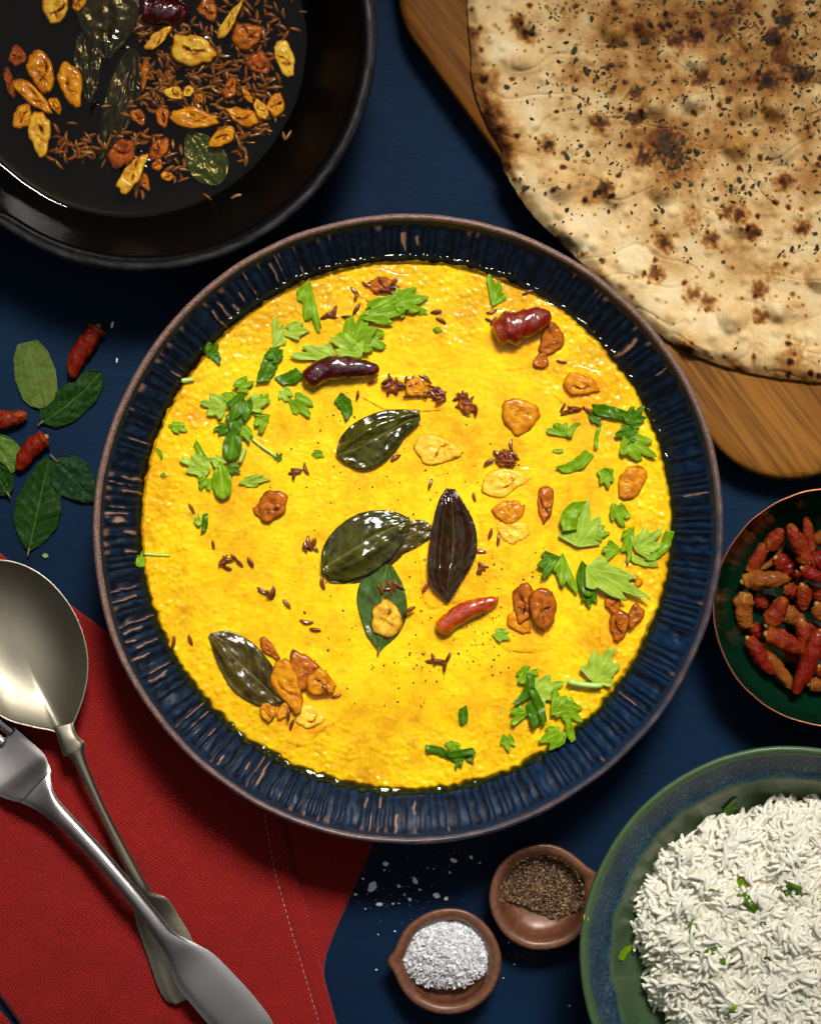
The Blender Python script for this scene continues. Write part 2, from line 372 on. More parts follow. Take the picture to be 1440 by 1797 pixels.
# metals
def metal(name, a, b, rough):
    m = M(name); n = m.noise(45, 5, .65); s_ = m.noise(700, 3, .6, stretch=((1, .1, 1), (0, 0, radians(35)))); f = m.noise(1400, 2)
    m.set(base=m.mix(n, a, b), metal=1.0, rough=m.math('ADD', m.math('MULTIPLY', n, .30), rough - .06)); m.bump(s_, .12, .0003); m.bump(f, .10, .0002); return m.m
SPOON = metal("tarnished_nickel_silver", lin(172, 165, 146), lin(118, 110, 94), .36)
FORK = metal("worn_steel", lin(208, 203, 200), lin(176, 171, 170), .27)
m = M("copper_lustre"); m.set(base=lin(196, 122, 92), metal=.8, rough=.3); m.bump(m.noise(600, 3), .3, .0003); COPPER = m.m
m = M("dark_green_glaze"); n = m.noise(70, 5, .7); m.set(base=m.mix(n, (.001, .009, .004, 1), (.002, .030, .012, 1)), rough=.14, coat=.4, coatr=.05); m.bump(m.noise(40, 3), .3, .002); GREENG = m.m
# rice bowl
m = M("sage_and_blue_glaze"); bd = m.attr("band"); n = m.noise(650, 5, .75); n2 = m.noise(90, 4)
sage = m.mix(n2, lin(60, 84, 54), lin(76, 100, 66)); sage = m.mix(m.ramp(n, [(.55, 0.0), (.75, .4)]), sage, lin(112, 132, 92))
blue = m.ramp(m.math('ADD', m.math('MULTIPLY', n, .75), m.math('MULTIPLY', n2, .25)), [(.38, lin(14, 30, 50)), (.54, lin(38, 66, 84)), (.72, lin(104, 128, 118))])
m.set(base=m.mix(m.math('SUBTRACT', m.math('MULTIPLY', bd, 1.6), m.math('MULTIPLY', n, .6), clamp=True), sage, blue), rough=.4, spec=.25, coat=.12, coatr=.12); m.bump(n, .3, .0003); SAGE = m.m
m = M("terracotta_pinch"); n = m.noise(380, 5, .7); m.set(base=m.ramp(n, [(.3, lin(86, 52, 34)), (.55, lin(118, 74, 50)), (.75, lin(138, 92, 64))]), rough=.42, coat=.2, coatr=.25, metal=.15); m.bump(n, .3, .0003); TERRA = m.m
m = M("rice"); r = m.rand(); n = m.noise(300, 3); m.set(base=m.mix(n, lin(250, 246, 230), lin(232, 224, 198)), rough=.45, coat=.15, coatr=.2, sss=.3, sssr=(1, .92, .78), ssss=.003); RICE = m.m
m = M("salt_flake"); m.set(base=(.86, .86, .88, 1), rough=.3, spec=.5, sss=.3, sssr=(1, 1, 1), ssss=.001, coat=.3); m.bump(m.noise(900, 3), .4, .0003); SALT = m.m
m = M("ground_pepper"); g_ = m.n.new("ShaderNodeNewGeometry"); n = m.n.new("ShaderNodeValToRGB"); m.l.new(g_.outputs["Random Per Island"], n.inputs[0])
e = n.color_ramp.elements; e[0].color = lin(34, 24, 18); e[1].color = lin(176, 140, 100); e[1].position = .95; k = e.new(.6); k.color = lin(104, 76, 50)
m.set(base=n.outputs[0], rough=.8); PEPPER = m.m
m = M("pepper_speck"); m.set(base=lin(70, 30, 12), rough=.5); SPECK = m.m
m = M("yellow_glaze_spot"); m.set(base=lin(214, 184, 20), rough=.35, coat=.3); YSPOT = m.m
m = M("green_crumb"); m.set(base=lin(110, 150, 60), rough=.6); GCRUMB = m.m

# ------------------------------------------------------------------ table top
nx = 241; g = np.linspace(-1.0, 1.0, nx); X, Y = np.meshgrid(g, g)
Z = -0.0004 + 0.0002 * fbm(X * 9, Y * 9, 3) 
V = np.stack([X, Y, Z], -1); B = V.copy(); B[..., 2] = -.03
V, Q = shell(V[:, ::1], B)
obj("table_top", new_mesh("table_top", V, Q), TABLE, kind='structure', label='dark blue painted board with fine brush marks under all the dishes')

# ------------------------------------------------------------------ main plate
PCX, PCY = 715, 927
prof = dense([(0, 0, 250, .0), (0, 0, 330, .0005), (0, 0, 420, .012), (0, 0, 500, .030), (0, 0, 541, .0445), (0, 0, 553, .0505)], 5)
def plate_wob(th):
    return 4.0 * np.sin(2 * th + .6) * .5 + 3 * vnoise(np.cos(th) * 1.5 + 5, np.sin(th) * 1.5, 31) * 1.6 + .9 * vnoise(np.cos(th) * 8, np.sin(th) * 8, 32)
outer = [(r, z) for _, _, r, z in prof]
lip = [(r, z) for _, _, r, z in dense([(0, 0, 553, .0505), (0, 0, 553.5, .0533), (0, 0, 550.5, .0548), (0, 0, 545.5, .0548), (0, 0, 541.5, .0535)], 5)]
inner = [(r, z) for _, _, r, z in dense([(0, 0, 541.5, .0535), (0, 0, 529, .0503), (0, 0, 505, .0470), (0, 0, 485, .0438), (0, 0, 466, .0402), (0, 0, 440, .0368), (0, 0, 380, .034), (0, 0, 200, .0325), (0, 0, 8, .0325)], 9)]
SEG = 1800
th = np.linspace(0, 2 * pi, SEG, endpoint=False)
pl_loc = P(PCX, PCY, 0)
plate = root("ribbed_plate", pl_loc, "large round ribbed dark blue ceramic bowl with a clay coloured rim holding the yellow dal", "bowl")
def ring_stack(prof, ribs=False):
    A = []; TAN = []; GR = []; BL = []
    phase = th * 196 + 9 * vnoise(np.cos(th) * 7, np.sin(th) * 7, 41) + 3 * vnoise(np.cos(th) * 30, np.sin(th) * 30, 42)
    rid = np.floor(phase / (2 * pi))
    rnd = _h(rid, rid * 0, 77); rnd2 = _h(rid, rid * 0, 78); rnd3 = _h(rid, rid * 0, 79)
    deg = np.degrees(th)
    # how much bare streak shows round the rim (counter-clockwise from the right of the picture)
    cover = np.interp(deg, [0, 20, 50, 75, 100, 130, 150, 180, 205, 228, 245, 262, 275, 283, 360], [.06, .22, .26, .30, .34, .34, .34, .42, .46, .34, .16, .6, .5, .03, .03])
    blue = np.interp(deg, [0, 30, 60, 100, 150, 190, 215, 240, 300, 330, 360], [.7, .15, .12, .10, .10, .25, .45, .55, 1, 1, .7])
    for r, z in prof:
        w = plate_wob(th)
        zz = np.full(SEG, z)
        s_ = np.sin(phase + .9 * vnoise(np.full(SEG, r / 18.), th * 30, 43))
        k = np.zeros(SEG)
        if ribs:
            k = sm(538, 530, r) * sm(458, 474, r) * np.ones(SEG)
            depth = np.interp(deg, [0, 40, 100, 170, 220, 250, 275, 300, 330, 360], [1.1, .8, .6, .9, 1.1, 1.0, .45, .9, 1.3, 1.1])
            zz = zz + k * depth * (.00036 * s_ + .00030 * vnoise(th * 60, np.full(SEG, r / 30.), 44))
        wl_ = 470 + 42 * rnd2; ln = 14 + 40 * rnd3
        streak = (np.abs(r - wl_ - 12) < ln * .5) * (rnd < cover) * sm(.80, .98, s_) * k
        edge = sm(522, 534, r) * (rnd2 < cover * .8) * sm(.2, .9, s_) * k * .7
        TAN.append(np.clip(streak + edge, 0, 1)); GR.append(np.clip(k * sm(.15, -.75, s_) * .85, 0, 1)); BL.append(blue)
        A.append(PA(PCX + (r + w) * np.cos(th), PCY - (r + w) * np.sin(th), zz))
    return np.array(A), np.array(TAN), np.array(GR), np.array(BL)
for nm, pr, rb, mt in (("outer_wall", outer, False, PLATE), ("inner_wall", inner, True, PLATE)):
    R, T_, G_, B_ = ring_stack(pr, rb)
    V, Q, T = loft(R, pl_loc)
    if nm == "inner_wall": T = T[SEG:]
    else: T = T[:SEG]
    z2 = np.zeros(2)
    obj(nm, new_mesh(nm, V, Q, T, dict(tan=np.r_[T_.ravel(), z2], groove=np.r_[G_.ravel(), z2], blue=np.r_[B_.ravel(), z2])), mt, plate)
R, T_, G_, B_ = ring_stack(lip)
dg = np.degrees(th)
rimtan = np.interp(dg, [0, 20, 60, 90, 180, 200, 225, 262, 280, 320, 360], [.25, .75, .9, 1, 1, .9, .55, .35, .15, .05, .25])
rimtan = np.clip(rimtan + .35 * vnoise(th * 20, th * 0, 51), 0, 1)
V, Q, T = loft(R, pl_loc, False)
obj("rim", new_mesh("plate_rim", V, Q, None, dict(tan=np.repeat(rimtan[None], len(lip), 0).ravel())), PRIM, plate)
def plate_z(r):
    rr = [p[0] for p in inner][::-1]; zz = [p[1] for p in inner][::-1]; return np.interp(r, rr, zz)

# ------------------------------------------------------------------ the dal
DCX, DCY, DR = 711, 921, 468
STAINS = [(350, 730, 14), (725, 1265, 14), (640, 1362, 22), (723, 1305, 12), (420, 760, 9), (322, 1000, 12), (330, 1070, 14), (335, 905, 10), (600, 1180, 10), (775, 585, 10), (575, 520, 14), (720, 640, 10), (470, 1010, 8),
          (830, 720, 16), (915, 780, 12), (880, 700, 18), (650, 560, 12), (1010, 735, 10), (850, 1190, 9), (1060, 620, 10), (540, 1130, 9), (790, 1130, 16), (860, 1175, 14), (700, 690, 22), (560, 940, 8), (1000, 1330, 8), (905, 790, 26), (300, 1120, 9)]
def dal_z(px, py, fine=True):
    r = np.hypot(px - DCX, py - DCY) / DR
    z = .0418 + .0016 * (1 - np.clip(r, 0, 1) ** 2)
    z = z + .00055 * fbm(px / 70, py / 70, 5, 3)
    if fine:
        d, q = worley(px / 13, py / 13, 8); d2, q2 = worley(px / 8 + 9, py / 8, 12)
        lump = sm(.62, .1, d) * (q > .35) * (.4 + .6 * q); lump2 = sm(.6, .1, d2) * (q2 > .5)
        msk = np.clip(.05 + .80 * sm(.66, .97, r) + .40 * sm(.05, .5, fbm(px / 90, py / 90, 21, 3)), 0, 1.15)
        z = z + msk * (.00050 * lump + .00024 * lump2)
        z = z + .00013 * fbm(px / 24, py / 24, 9, 3)
        z = z + .00005 * np.sin(6 * fbm(px / 46, py / 30, 55, 2) * 2.2)
    return z
nr, ns = 236, 1260
t_ = np.linspace(0, 2 * pi, ns, endpoint=False)
Rb = DR + 4.5 * fbm(np.cos(t_) * 9, np.sin(t_) * 9, 61) * 1.4 + 3.0 * vnoise(np.cos(t_) * 34, np.sin(t_) * 34, 62) * 1.3
rho = np.linspace(.004, 1, nr) ** .93
PX = DCX + rho[:, None] * Rb[None] * np.cos(t_)[None]; PY = DCY - rho[:, None] * Rb[None] * np.sin(t_)[None]
Z = dal_z(PX, PY); rim_d = (1 - rho[:, None]) * Rb[None]
Z = Z - .0032 * (1 - sm(0, 9, rim_d)) ** 1.5
dal_loc = P(DCX, DCY, .038)
TP = PA(PX, PY, Z); BT = PA(PX, PY, np.minimum(Z - .0008, .0375))
V, Q, T = disc(TP - np.array(dal_loc), BT - np.array(dal_loc))
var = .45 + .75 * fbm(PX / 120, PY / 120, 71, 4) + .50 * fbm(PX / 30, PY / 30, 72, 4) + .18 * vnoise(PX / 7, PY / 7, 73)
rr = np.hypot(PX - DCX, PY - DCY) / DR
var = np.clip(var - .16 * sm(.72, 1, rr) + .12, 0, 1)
stn = np.zeros_like(PX)
for x, y, s_ in STAINS:
    dd = np.hypot(PX - x, (PY - y) * 1.25) / s_; stn = np.maximum(stn, np.exp(-dd ** 2 * 1.3) * (.5 + .5 * fbm(PX / 9, PY / 9, int(x), 3)))
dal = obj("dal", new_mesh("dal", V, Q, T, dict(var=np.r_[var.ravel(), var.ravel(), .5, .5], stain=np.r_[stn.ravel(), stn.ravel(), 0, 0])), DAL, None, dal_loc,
          "thick bright yellow lentil dal with lumpy glossy surface filling the ribbed blue bowl", "dal")
# oil ring where the dal meets the glaze
no = 900; to = np.linspace(0, 2 * pi, no, endpoint=False)
Ro = DR + 7 + 5 * np.abs(fbm(np.cos(to) * 7, np.sin(to) * 7, 66)) * 2 + 2 * vnoise(np.cos(to) * 40, np.sin(to) * 40, 67)
rings = []
for k in range(7):
    f = k / 6; r = (DR - 10) + f * (Ro - DR + 10); px = DCX + r * np.cos(to); py = DCY - r * np.sin(to)
    pz = plate_z(np.hypot(px - PCX, py - PCY) - plate_wob(np.arctan2(-(py - PCY), px - PCX)))
    rings.append(PA(px, py, pz + .0007 + .0016 * (1 - f) ** 1.0 * 1.0 - .0009 * f ** 6 + .0002 * vnoise(px / 6, py / 6, 3)))
R = np.array(rings); V = R.reshape(-1, 3) - np.array(dal_loc)
obj("oil_film", new_mesh("oil_film", V, grid_q(7, no, True)), OILFILM, dal)

# ------------------------------------------------------------------ builders for small things
def on_dal(px, py): return dal_z(np.asarray(px, float), np.asarray(py, float), False)
def flat_z(z0): return lambda px, py: np.full(np.shape(px), z0, float)

def curry_leaf(name, base, tip, w, mat, zf, label, cat="leaf", group=None, bend=0.0, fold=.0, skew=.0, lift=.0008, wfun=None, seed=0, cup=0.0, stem=0, tipround=0, tilt=0.0, edges=None, crumple=1.0, crease=None):
    nu, nv = 60, 33
    b = np.array(base, float); t = np.array(tip, float); L = np.hypot(*(t - b)); d = (t - b) / L; nrm = np.array([-d[1], d[0]])
    u = np.linspace(0, 1, nu)[:, None]; v = np.linspace(-1, 1, nv)[None, :]
    wu = (np.sin(pi * u ** (.80)) ** .72 * (1 - .12 * u)) if wfun is None else np.interp(u, wfun[0], wfun[1])
    wu = np.maximum(wu, .015)
    ser = 1 + .025 * vnoise(u * 22, v * 0 + seed, seed)
    cxl = bend * L * np.sin(pi * u)
    lat = v * w / 2 * wu * ser * (1 + skew * v) + cxl
    px = b[0] + d[0] * u * L + nrm[0] * lat; py = b[1] + d[1] * u * L + nrm[1] * lat
    if edges:
        EL = path(edges[0], nu); ER = path(edges[1], nu); f_ = (v + 1) / 2
        px = EL[:, :1] * (1 - f_) + ER[:, :1] * f_; py = EL[:, 1:] * (1 - f_) + ER[:, 1:] * f_
    zc = zf(px, py)
    h = fold * np.abs(v) * w * .5 * wu * S0 - cup * (np.abs(v) ** 2) * wu * w * .5 * S0
    side = np.exp(-((np.mod(u * 9 - np.abs(v) * 1.3, 1) - .5) / .10) ** 2)
    if crease: h = h + crease[1] * S0 * np.exp(-((v - crease[0]) / .16) ** 2) * np.sin(pi * u)
    z = zc + lift + h + crumple * (.0010 * vnoise(u * 3 + seed, v * 1.3, seed + 3) + .0005 * vnoise(u * 8 + seed, v * 3.1, seed + 4) + .00022 * vnoise(u * 22 + seed, v * 8, seed + 5)) + .00010 * side + tilt * u * L * S0
    z = z - .0003 * np.exp(-(v / .1) ** 2)
    k = sc_at(.03)
    loc = P(*( (b + t) / 2), float(np.mean(zc)))
    Tp = PA(px, py, z); Bt = PA(px, py, z - .00045)
    V, Q = shell(Tp - np.array(loc), Bt - np.array(loc))
    vein = np.clip(np.exp(-(v / .03) ** 2) * np.ones_like(u) * .55 + .16 * side * (np.abs(v) > .06), 0, 1)
    o = obj(name, new_mesh(name, V, Q, None, dict(vein=np.r_[vein.ravel(), vein.ravel()])), mat, None, loc, label, cat, group)
    if stem:
        zs = float(zf(b[0], b[1])) + lift + .0004
        pts = np.array([P(b[0] + d[0] * 6, b[1] + d[1] * 6, zs + .0004), P(b[0] - d[0] * stem * .5, b[1] - d[1] * stem * .5, zs), P(b[0] - d[0] * stem, b[1] - d[1] * stem, zs)]) - np.array(loc)
        V, Q, T = tube(pts, np.array([.0005, .00045, .0004]), 8); obj("leaf_stalk", new_mesh("leaf_stalk", V, Q, T), CSTALK, o)
    return o
m = M("leaf_stalk_brown"); m.set(base=lin(104, 96, 56), rough=.6); CSTALK = m.m

def garlic(cx, cy, L, W, ang, tone, zf, lift, label, group, T=.0028, seed=0, taper=.38, name="garlic_slice", crack=True, notch=0.0, tiltx=0., tilty=0., bias=0.):
    nrg, nsg = 18, 60
    rho = np.linspace(.03, 1, nrg)[:, None]; ph = np.linspace(0, 2 * pi, nsg, endpoint=False)[None]
    a = radians(ang)
    ir = 1 + .17 * vnoise(np.cos(ph) * 1.5 + seed, np.sin(ph) * 1.5, seed) + .05 * vnoise(np.cos(ph) * 3.2 + seed, np.sin(ph) * 3.2, seed + 8) + .03 * vnoise(np.cos(ph) * 5 + seed, np.sin(ph) * 5, seed + 1)
    if notch: ir = ir * (1 - notch * np.exp(-((ph - 2.3) / .22) ** 2))
    x = rho * ir * np.cos(ph) * L / 2; y = rho * ir * np.sin(ph) * W / 2 * (1 - taper * np.cos(ph)) 
    px = cx + x * cos(a) - y * sin(a); py = cy + x * sin(a) + y * cos(a)
    zb = zf(px, py) - (.0010 if zf is on_dal and lift > .001 else 0)
    h = T * np.sqrt(np.clip(1 - rho ** 7, 0, 1)) * (1 - .12 * (1 - rho ** 2)) + (.0007 * vnoise(x / 11 + seed, y / 11, seed + 2) + .0003 * vnoise(x / 4 + seed, y / 4, seed + 5)) * (1.2 - rho)
    tn = .12 + bias + .34 * rho ** 8 + .34 * vnoise(x / 15 + seed, y / 15, seed + 4)
    if crack:
        ck = (seed * .618) % 1; ca_, sa_ = cos((ck - .5) * 1.6), sin((ck - .5) * 1.6)
        lx, ly = (x * ca_ + y * sa_) / L, (y * ca_ - x * sa_) / W + (ck - .5) * .25
        bend_ = .12 * np.sin(lx * 8 + seed * 2) + .05 * vnoise(x / 5 + seed, x * 0, seed)
        cr = (.25 + .75 * ((seed * .377) % 1)) * np.exp(-((ly - bend_) / .035) ** 2) * sm(.34, .2, np.abs(lx)) + .6 * np.exp(-((lx - .12 + .5 * ly) / .04) ** 2) * sm(.3, .1, np.abs(ly))
        core = np.exp(-((ly - bend_) / .06) ** 2) * np.exp(-((lx + .1) / .07) ** 2)
        h = h - T * .35 * np.clip(cr, 0, 1) - T * .3 * core; tn = tn + .55 * np.clip(cr, 0, 1) + .5 * core
    z = zb + lift + h + tiltx * x * S0 + tilty * y * S0
    loc = P(cx, cy, float(np.mean(zb)) + lift)
    Tp = PA(px, py, z); k = .93
    Bt = PA(cx + (px - cx) * k, cy + (py - cy) * k, zb + lift - .0004 + tiltx * x * S0 + tilty * y * S0)
    V, Q, Tt = disc(Tp - np.array(loc), Bt - np.array(loc)); tn = tn + 0 * z
    at = np.r_[tn.ravel(), (tn * 0 + .6).ravel(), .3, .6]
    return obj(name, new_mesh(name, V, Q, Tt, dict(tone=at)), GT[tone], None, loc, label, "garlic", group)

def chilli(p0, p1, w, mat, z, label, group=None, seed=0, bend=.06, big=.45, name="dried_chilli", n=44, tilt=0.0, flat=.8, cal=True, wr=1.0, end=.35, curl=0):
    p0 = np.array(p0, float); p1 = np.array(p1, float); L = np.hypot(*(p1 - p0)); d = (p1 - p0) / L; nn = np.array([-d[1], d[0]])
    t = np.linspace(0, 1, n)
    off = bend * L * np.sin(pi * t) + .02 * L * np.sin(2 * pi * t + seed)
    if curl: off = off + curl * L * t ** 4
    x = p0[0] + d[0] * t * L + nn[0] * off; y = p0[1] + d[1] * t * L + nn[1] * off
    R = w / 2 * S0
    pr = np.interp(t, [0, .04, .14, big, .75, .93, .98, 1], [.3, end + .2, .88, 1, .80, .52, .34, .1])
    pr = pr * (1 + .12 * vnoise(t * 5 + seed, t * 0, seed))
    zz = z + R * flat * .9 + tilt * (t - .5) * L * S0
    pts = PA(x, y, zz)
    def wrf(tt, thh):
        s = seed * 3.1
        a_ = .16 * vnoise(np.cos(thh) * 1.8 + tt * 7 + s, np.sin(thh) * 1.8 + s, seed) + .11 * (1 - 2 * np.abs(vnoise(np.cos(thh) * 3.2 + tt * 3, np.sin(thh) * 3.2 + s + tt * 12, seed + 7)))
        return 1 + wr * a_ - .05 * wr
    loc = P(*((p0 + p1) / 2), z)
    V, Q, T = tube(pts - np.array(loc), R * pr, 26, wrf, flat)
    tn = np.repeat((np.exp(-t / .07) * .8 + .35 * np.exp(-(1 - t) / .05))[:, None], 26, 1).ravel()
    o = obj(name, new_mesh(name, V, Q, T, dict(tone=np.r_[tn, .8, .3])), mat, None, loc, label, "chilli", group)
    if cal:
        q = pts[0] - np.array(loc); dv = (pts[0] - pts[2]); dv /= np.linalg.norm(dv)
        V, Q, T = tube(np.array([q - dv * .0015, q - dv * .0002, q + dv * .0008, q + dv * .0012]), np.array([R * .30, R * .34, R * .26, R * .10]), 10, lambda tt, hh: 1 + .15 * np.sin(hh * 5))
        obj("calyx", new_mesh("calyx", V, Q, T), CALYX, o)
    return o
m = M("calyx_straw"); m.set(base=m.mix(m.noise(900, 3), lin(182, 140, 70), lin(130, 90, 38)), rough=.7); CALYX = m.m

def coriander(cx, cy, L, W, ang, kind, tone, zf, label, group="chopped coriander on the dal", lift=.0010, seed=0, curl=.10, z0=0, tilt=0.0):
    """cx,cy = middle; ang = direction from base to tip in the picture (degrees, y down)"""
    nu, nv = 61, 12
    rnd = random.Random(seed * 13 + 5)
    a = radians(ang); ca, sa = cos(a), sin(a)
    if kind in ('fan', 'half', 'frag', 'spear'):
        lo, hi = {'fan': (-82, 82), 'half': (-12, 78), 'frag': (-60, 52), 'spear': (-24, 24)}[kind]
        al = np.radians(np.linspace(lo, hi, nu))[:, None]; rho = np.linspace(0, 1, nv)[None]
        if kind == 'frag': rho = .22 + .78 * rho
        nl = 5 if kind != 'spear' else 1
        if kind == 'fan':
            lobe = np.maximum.reduce([np.exp(-((np.degrees(al) - c0) / w0) ** 2) * h0 for c0, w0, h0 in ((0, 20, 1.0), (46, 17, .92), (-46, 17, .90), (78, 14, .66), (-78, 14, .62))])
        elif kind == 'half':
            lobe = np.maximum.reduce([np.exp(-((np.degrees(al) - c0) / w0) ** 2) * h0 for c0, w0, h0 in ((0, 20, 1.0), (40, 18, .9), (70, 14, .7))])
        elif kind == 'frag':
            lobe = np.maximum.reduce([np.exp(-((np.degrees(al) - c0) / w0) ** 2) * h0 for c0, w0, h0 in ((-35, 22, .95), (10, 22, 1.0), (45, 15, .7))])
        else:
            lobe = np.exp(-(np.degrees(al) / 19) ** 2)
        teeth = .085 * np.abs(np.sin(al * 9 + seed)) ** .7 + .035 * np.abs(np.sin(al * 21 + seed * 2))
        lobe = lobe ** .9; Rr = .50 + .43 * lobe + teeth * (1 if kind != 'spear' else .4)
        if kind == 'spear': Rr = .1 + .9 * lobe
        x = rho * Rr * np.cos(al); y = rho * Rr * np.sin(al)
        if kind == 'frag': x = np.maximum(x, .24 + .10 * np.sin(y * 9 + seed))
        vein = np.zeros_like(x)
        for c0 in ((0, 46, -46, 78, -78) if kind in ('fan',) else (0, 40, 66) if kind == 'half' else (-35, 10, 40) if kind == 'frag' else (0,)):
            vein = np.maximum(vein, np.exp(-((np.degrees(al) - c0) / 3.2) ** 2) * np.ones_like(rho) * (1 - .5 * rho))
        vein = np.maximum(vein, .35 * np.exp(-((np.mod(np.degrees(al) / 12., 1) - .5) / .12) ** 2) * sm(.35, .6, rho))
        x0, x1, y0, y1 = x.min(), x.max(), y.min(), y.max()
        x = ((x - x0) / (x1 - x0) - .5) * L; y = ((y - y0) / (y1 - y0) - .5) * W
    else:   # strip
        nu = 24
        u = np.linspace(0, 1, nu)[:, None]; v = np.linspace(-.5, .5, nv)[None]
        wu = .75 + .25 * np.sin(pi * u) + .16 * vnoise(u * 5 + seed, v * 0 + (v > 0) * 3.3, seed)
        bnd = (rnd.random() - .5) * .35 * L
        x = (u - .5) * L + v * W * .35; y = v * W * wu + bnd * (np.sin(pi * u) - .6)
        vein = np.exp(-(v / .06) ** 2) * np.ones_like(u) * .6
    px = cx + x * ca - y * sa; py = cy + x * sa + y * ca
    zc = zf(px, py)
    ph = rnd.random() * 6.28
    k = np.cos(ph) * x + np.sin(ph) * y
    z = zc + lift + z0 + curl * S0 * np.abs(k) * .9 + .0011 * vnoise(x / 24 + seed, y / 24, seed + 2) + .00035 * vnoise(x / 8 + seed, y / 8, seed + 6) - .00018 * vein + tilt * x * S0
    loc = P(cx, cy, float(np.mean(zc)) + lift + z0)
    Tp = PA(px, py, z); Bt = PA(px, py, z - .00032)
    V, Q = shell(Tp - np.array(loc), Bt - np.array(loc))
    return obj("coriander_leaf", new_mesh("coriander_leaf", V, Q, None, dict(vein=np.r_[vein.ravel(), vein.ravel()])), CO[tone], None, loc, label, "coriander", group)

def stem(pts, w, z, label, name="coriander_sprig", mat=None, group=None, zf=on_dal):
    p = path(pts, 14); zz = zf(p[:, 0], p[:, 1]) + z
    W_ = PA(p[:, 0], p[:, 1], zz); loc = tuple(W_.mean(0))
    V, Q, T = tube(W_ - W_.mean(0), np.interp(np.linspace(0, 1, 14), [0, .1, .9, 1], [.7, 1, .85, .6]) * w / 2 * S0, 10)
    return obj(name, new_mesh(name, V, Q, T), mat or CSTEM, None, loc, label, "coriander", group)

# ---- seed and grain prototypes (shared mesh data)
def seed_mesh(nm, L, W, seed, flat=.8, ridged=True, n=9, seg=10, curve=.12, blunt=.25):
    t = np.linspace(0, 1, n)
    if blunt < .1: t = .5 - .5 * np.cos(pi * t)
    pts = np.stack([(t - .5) * L, curve * L * (np.sin(pi * t) - .6), 0 * t], 1)
    r = W / 2 * np.clip(np.sin(pi * (t * .96 + .02)), 0, 1) ** (blunt + .3 if blunt > .1 else .42); r[0] *= .5; r[-1] *= .5
    wr = (lambda a, h: 1 + .13 * np.cos(5 * h)) if ridged else (lambda a, h: 1 + .08 * vnoise(a * 3 + seed, h, seed))
    V, Q, T = tube(pts, r, seg, wr, flat); return V, Q, T
CSEED = []
for k in range(4):
    V, Q, T = seed_mesh("cumin", (20 + 1.5 * k) * S0, (6.6 + .5 * (k % 2)) * S0, k, curve=.08 * (k - 1.2), seg=15)
    CSEED.append((V, Q, T))
def seed_meshes(nm, mat):
    out = []
    for V, Q, T in CSEED:
        me = new_mesh(nm, V, Q, T); me.materials.append(mat); out.append(me)
    return out
CM1 = seed_meshes("cumin_seed", CUMIN); CM2 = seed_meshes("cumin_seed_dark", CUMIN2)
def cumin(px, py, ang, z, meshes, label, group, s=1.0, tl=.0):
    me = meshes[random.randrange(4)]
    o = obj("cumin_seed", me, None, None, P(px, py, z), label, "cumin seed", group, rot=(random.uniform(0, 3), random.uniform(-.22, .22) + tl, -radians(ang)))
    o.scale = (s * random.uniform(.82, 1.1),) * 3
    return o

# ------------------------------------------------------------------ dal toppings: curry leaves
curry_leaf("curry_leaf", (590, 793), (738, 722), 84, LF_FRY, on_dal, "shiny dark green fried curry leaf above the centre of the dal with a white glint", cup=.12, lift=.0036, seed=1, crumple=1.3, crease=(-.45, 6),
           edges=([(590, 790), (598, 766), (622, 742), (660, 724), (700, 718), (736, 721)], [(591, 795), (612, 816), (642, 823), (668, 812), (692, 792), (712, 764), (738, 738)]))
curry_leaf("curry_leaf", (592, 1014), (762, 930), 60, LF_FRYO, on_dal, "darker curry leaf tucked underneath the big shiny leaf at the centre of the dal", cup=.10, lift=.0014, seed=4, crumple=1.3,
           edges=([(566, 1004), (620, 995), (690, 930), (735, 912), (762, 925)], [(580, 1022), (625, 1024), (670, 1003), (715, 970), (745, 952), (764, 940)]))
curry_leaf("curry_leaf", (563, 996), (722, 904), 88, LF_FRY, on_dal, "big glossy veined curry leaf lying left of the upright brown purple leaf", cup=.12, lift=.0042, seed=2, crumple=1.2, crease=(.4, 5),
           edges=([(563, 996), (567, 960), (592, 925), (632, 900), (682, 896), (718, 908)], [(566, 1005), (592, 1018), (640, 1010), (680, 984), (705, 952), (720, 920)]))
curry_leaf("curry_leaf", (785, 1056), (786, 858), 86, LF_FRYB, on_dal, "upright brown purple curry leaf with its point down at the centre", fold=.16, lift=.0026, seed=3, crumple=1.4, crease=(-.5, 9),
           edges=([(785, 1057), (756, 1022), (750, 985), (757, 930), (768, 882), (782, 857)], [(787, 1057), (818, 1008), (836, 970), (834, 925), (818, 890), (798, 858)]))
curry_leaf("curry_leaf", (664, 1142), (684, 990), 84, LF_FRYG, on_dal, "green curry leaf pointing down under a yellow slice of garlic", cup=.05, lift=.0012, seed=5, stem=8,
           edges=([(663, 1142), (640, 1105), (626, 1052), (638, 1012), (672, 990)], [(668, 1142), (700, 1112), (714, 1076), (708, 1030), (688, 992)]))
curry_leaf("curry_leaf", (496, 1232), (366, 1110), 94, LF_FRYO, on_dal, "dull olive brown curry leaf at the lower left of the dal beside browned garlic", cup=.03, lift=.0016, seed=6, crumple=1.2,
           edges=([(496, 1236), (470, 1243), (438, 1233), (404, 1206), (380, 1160), (366, 1116)], [(498, 1228), (494, 1200), (472, 1160), (440, 1126), (402, 1108), (370, 1111)]))
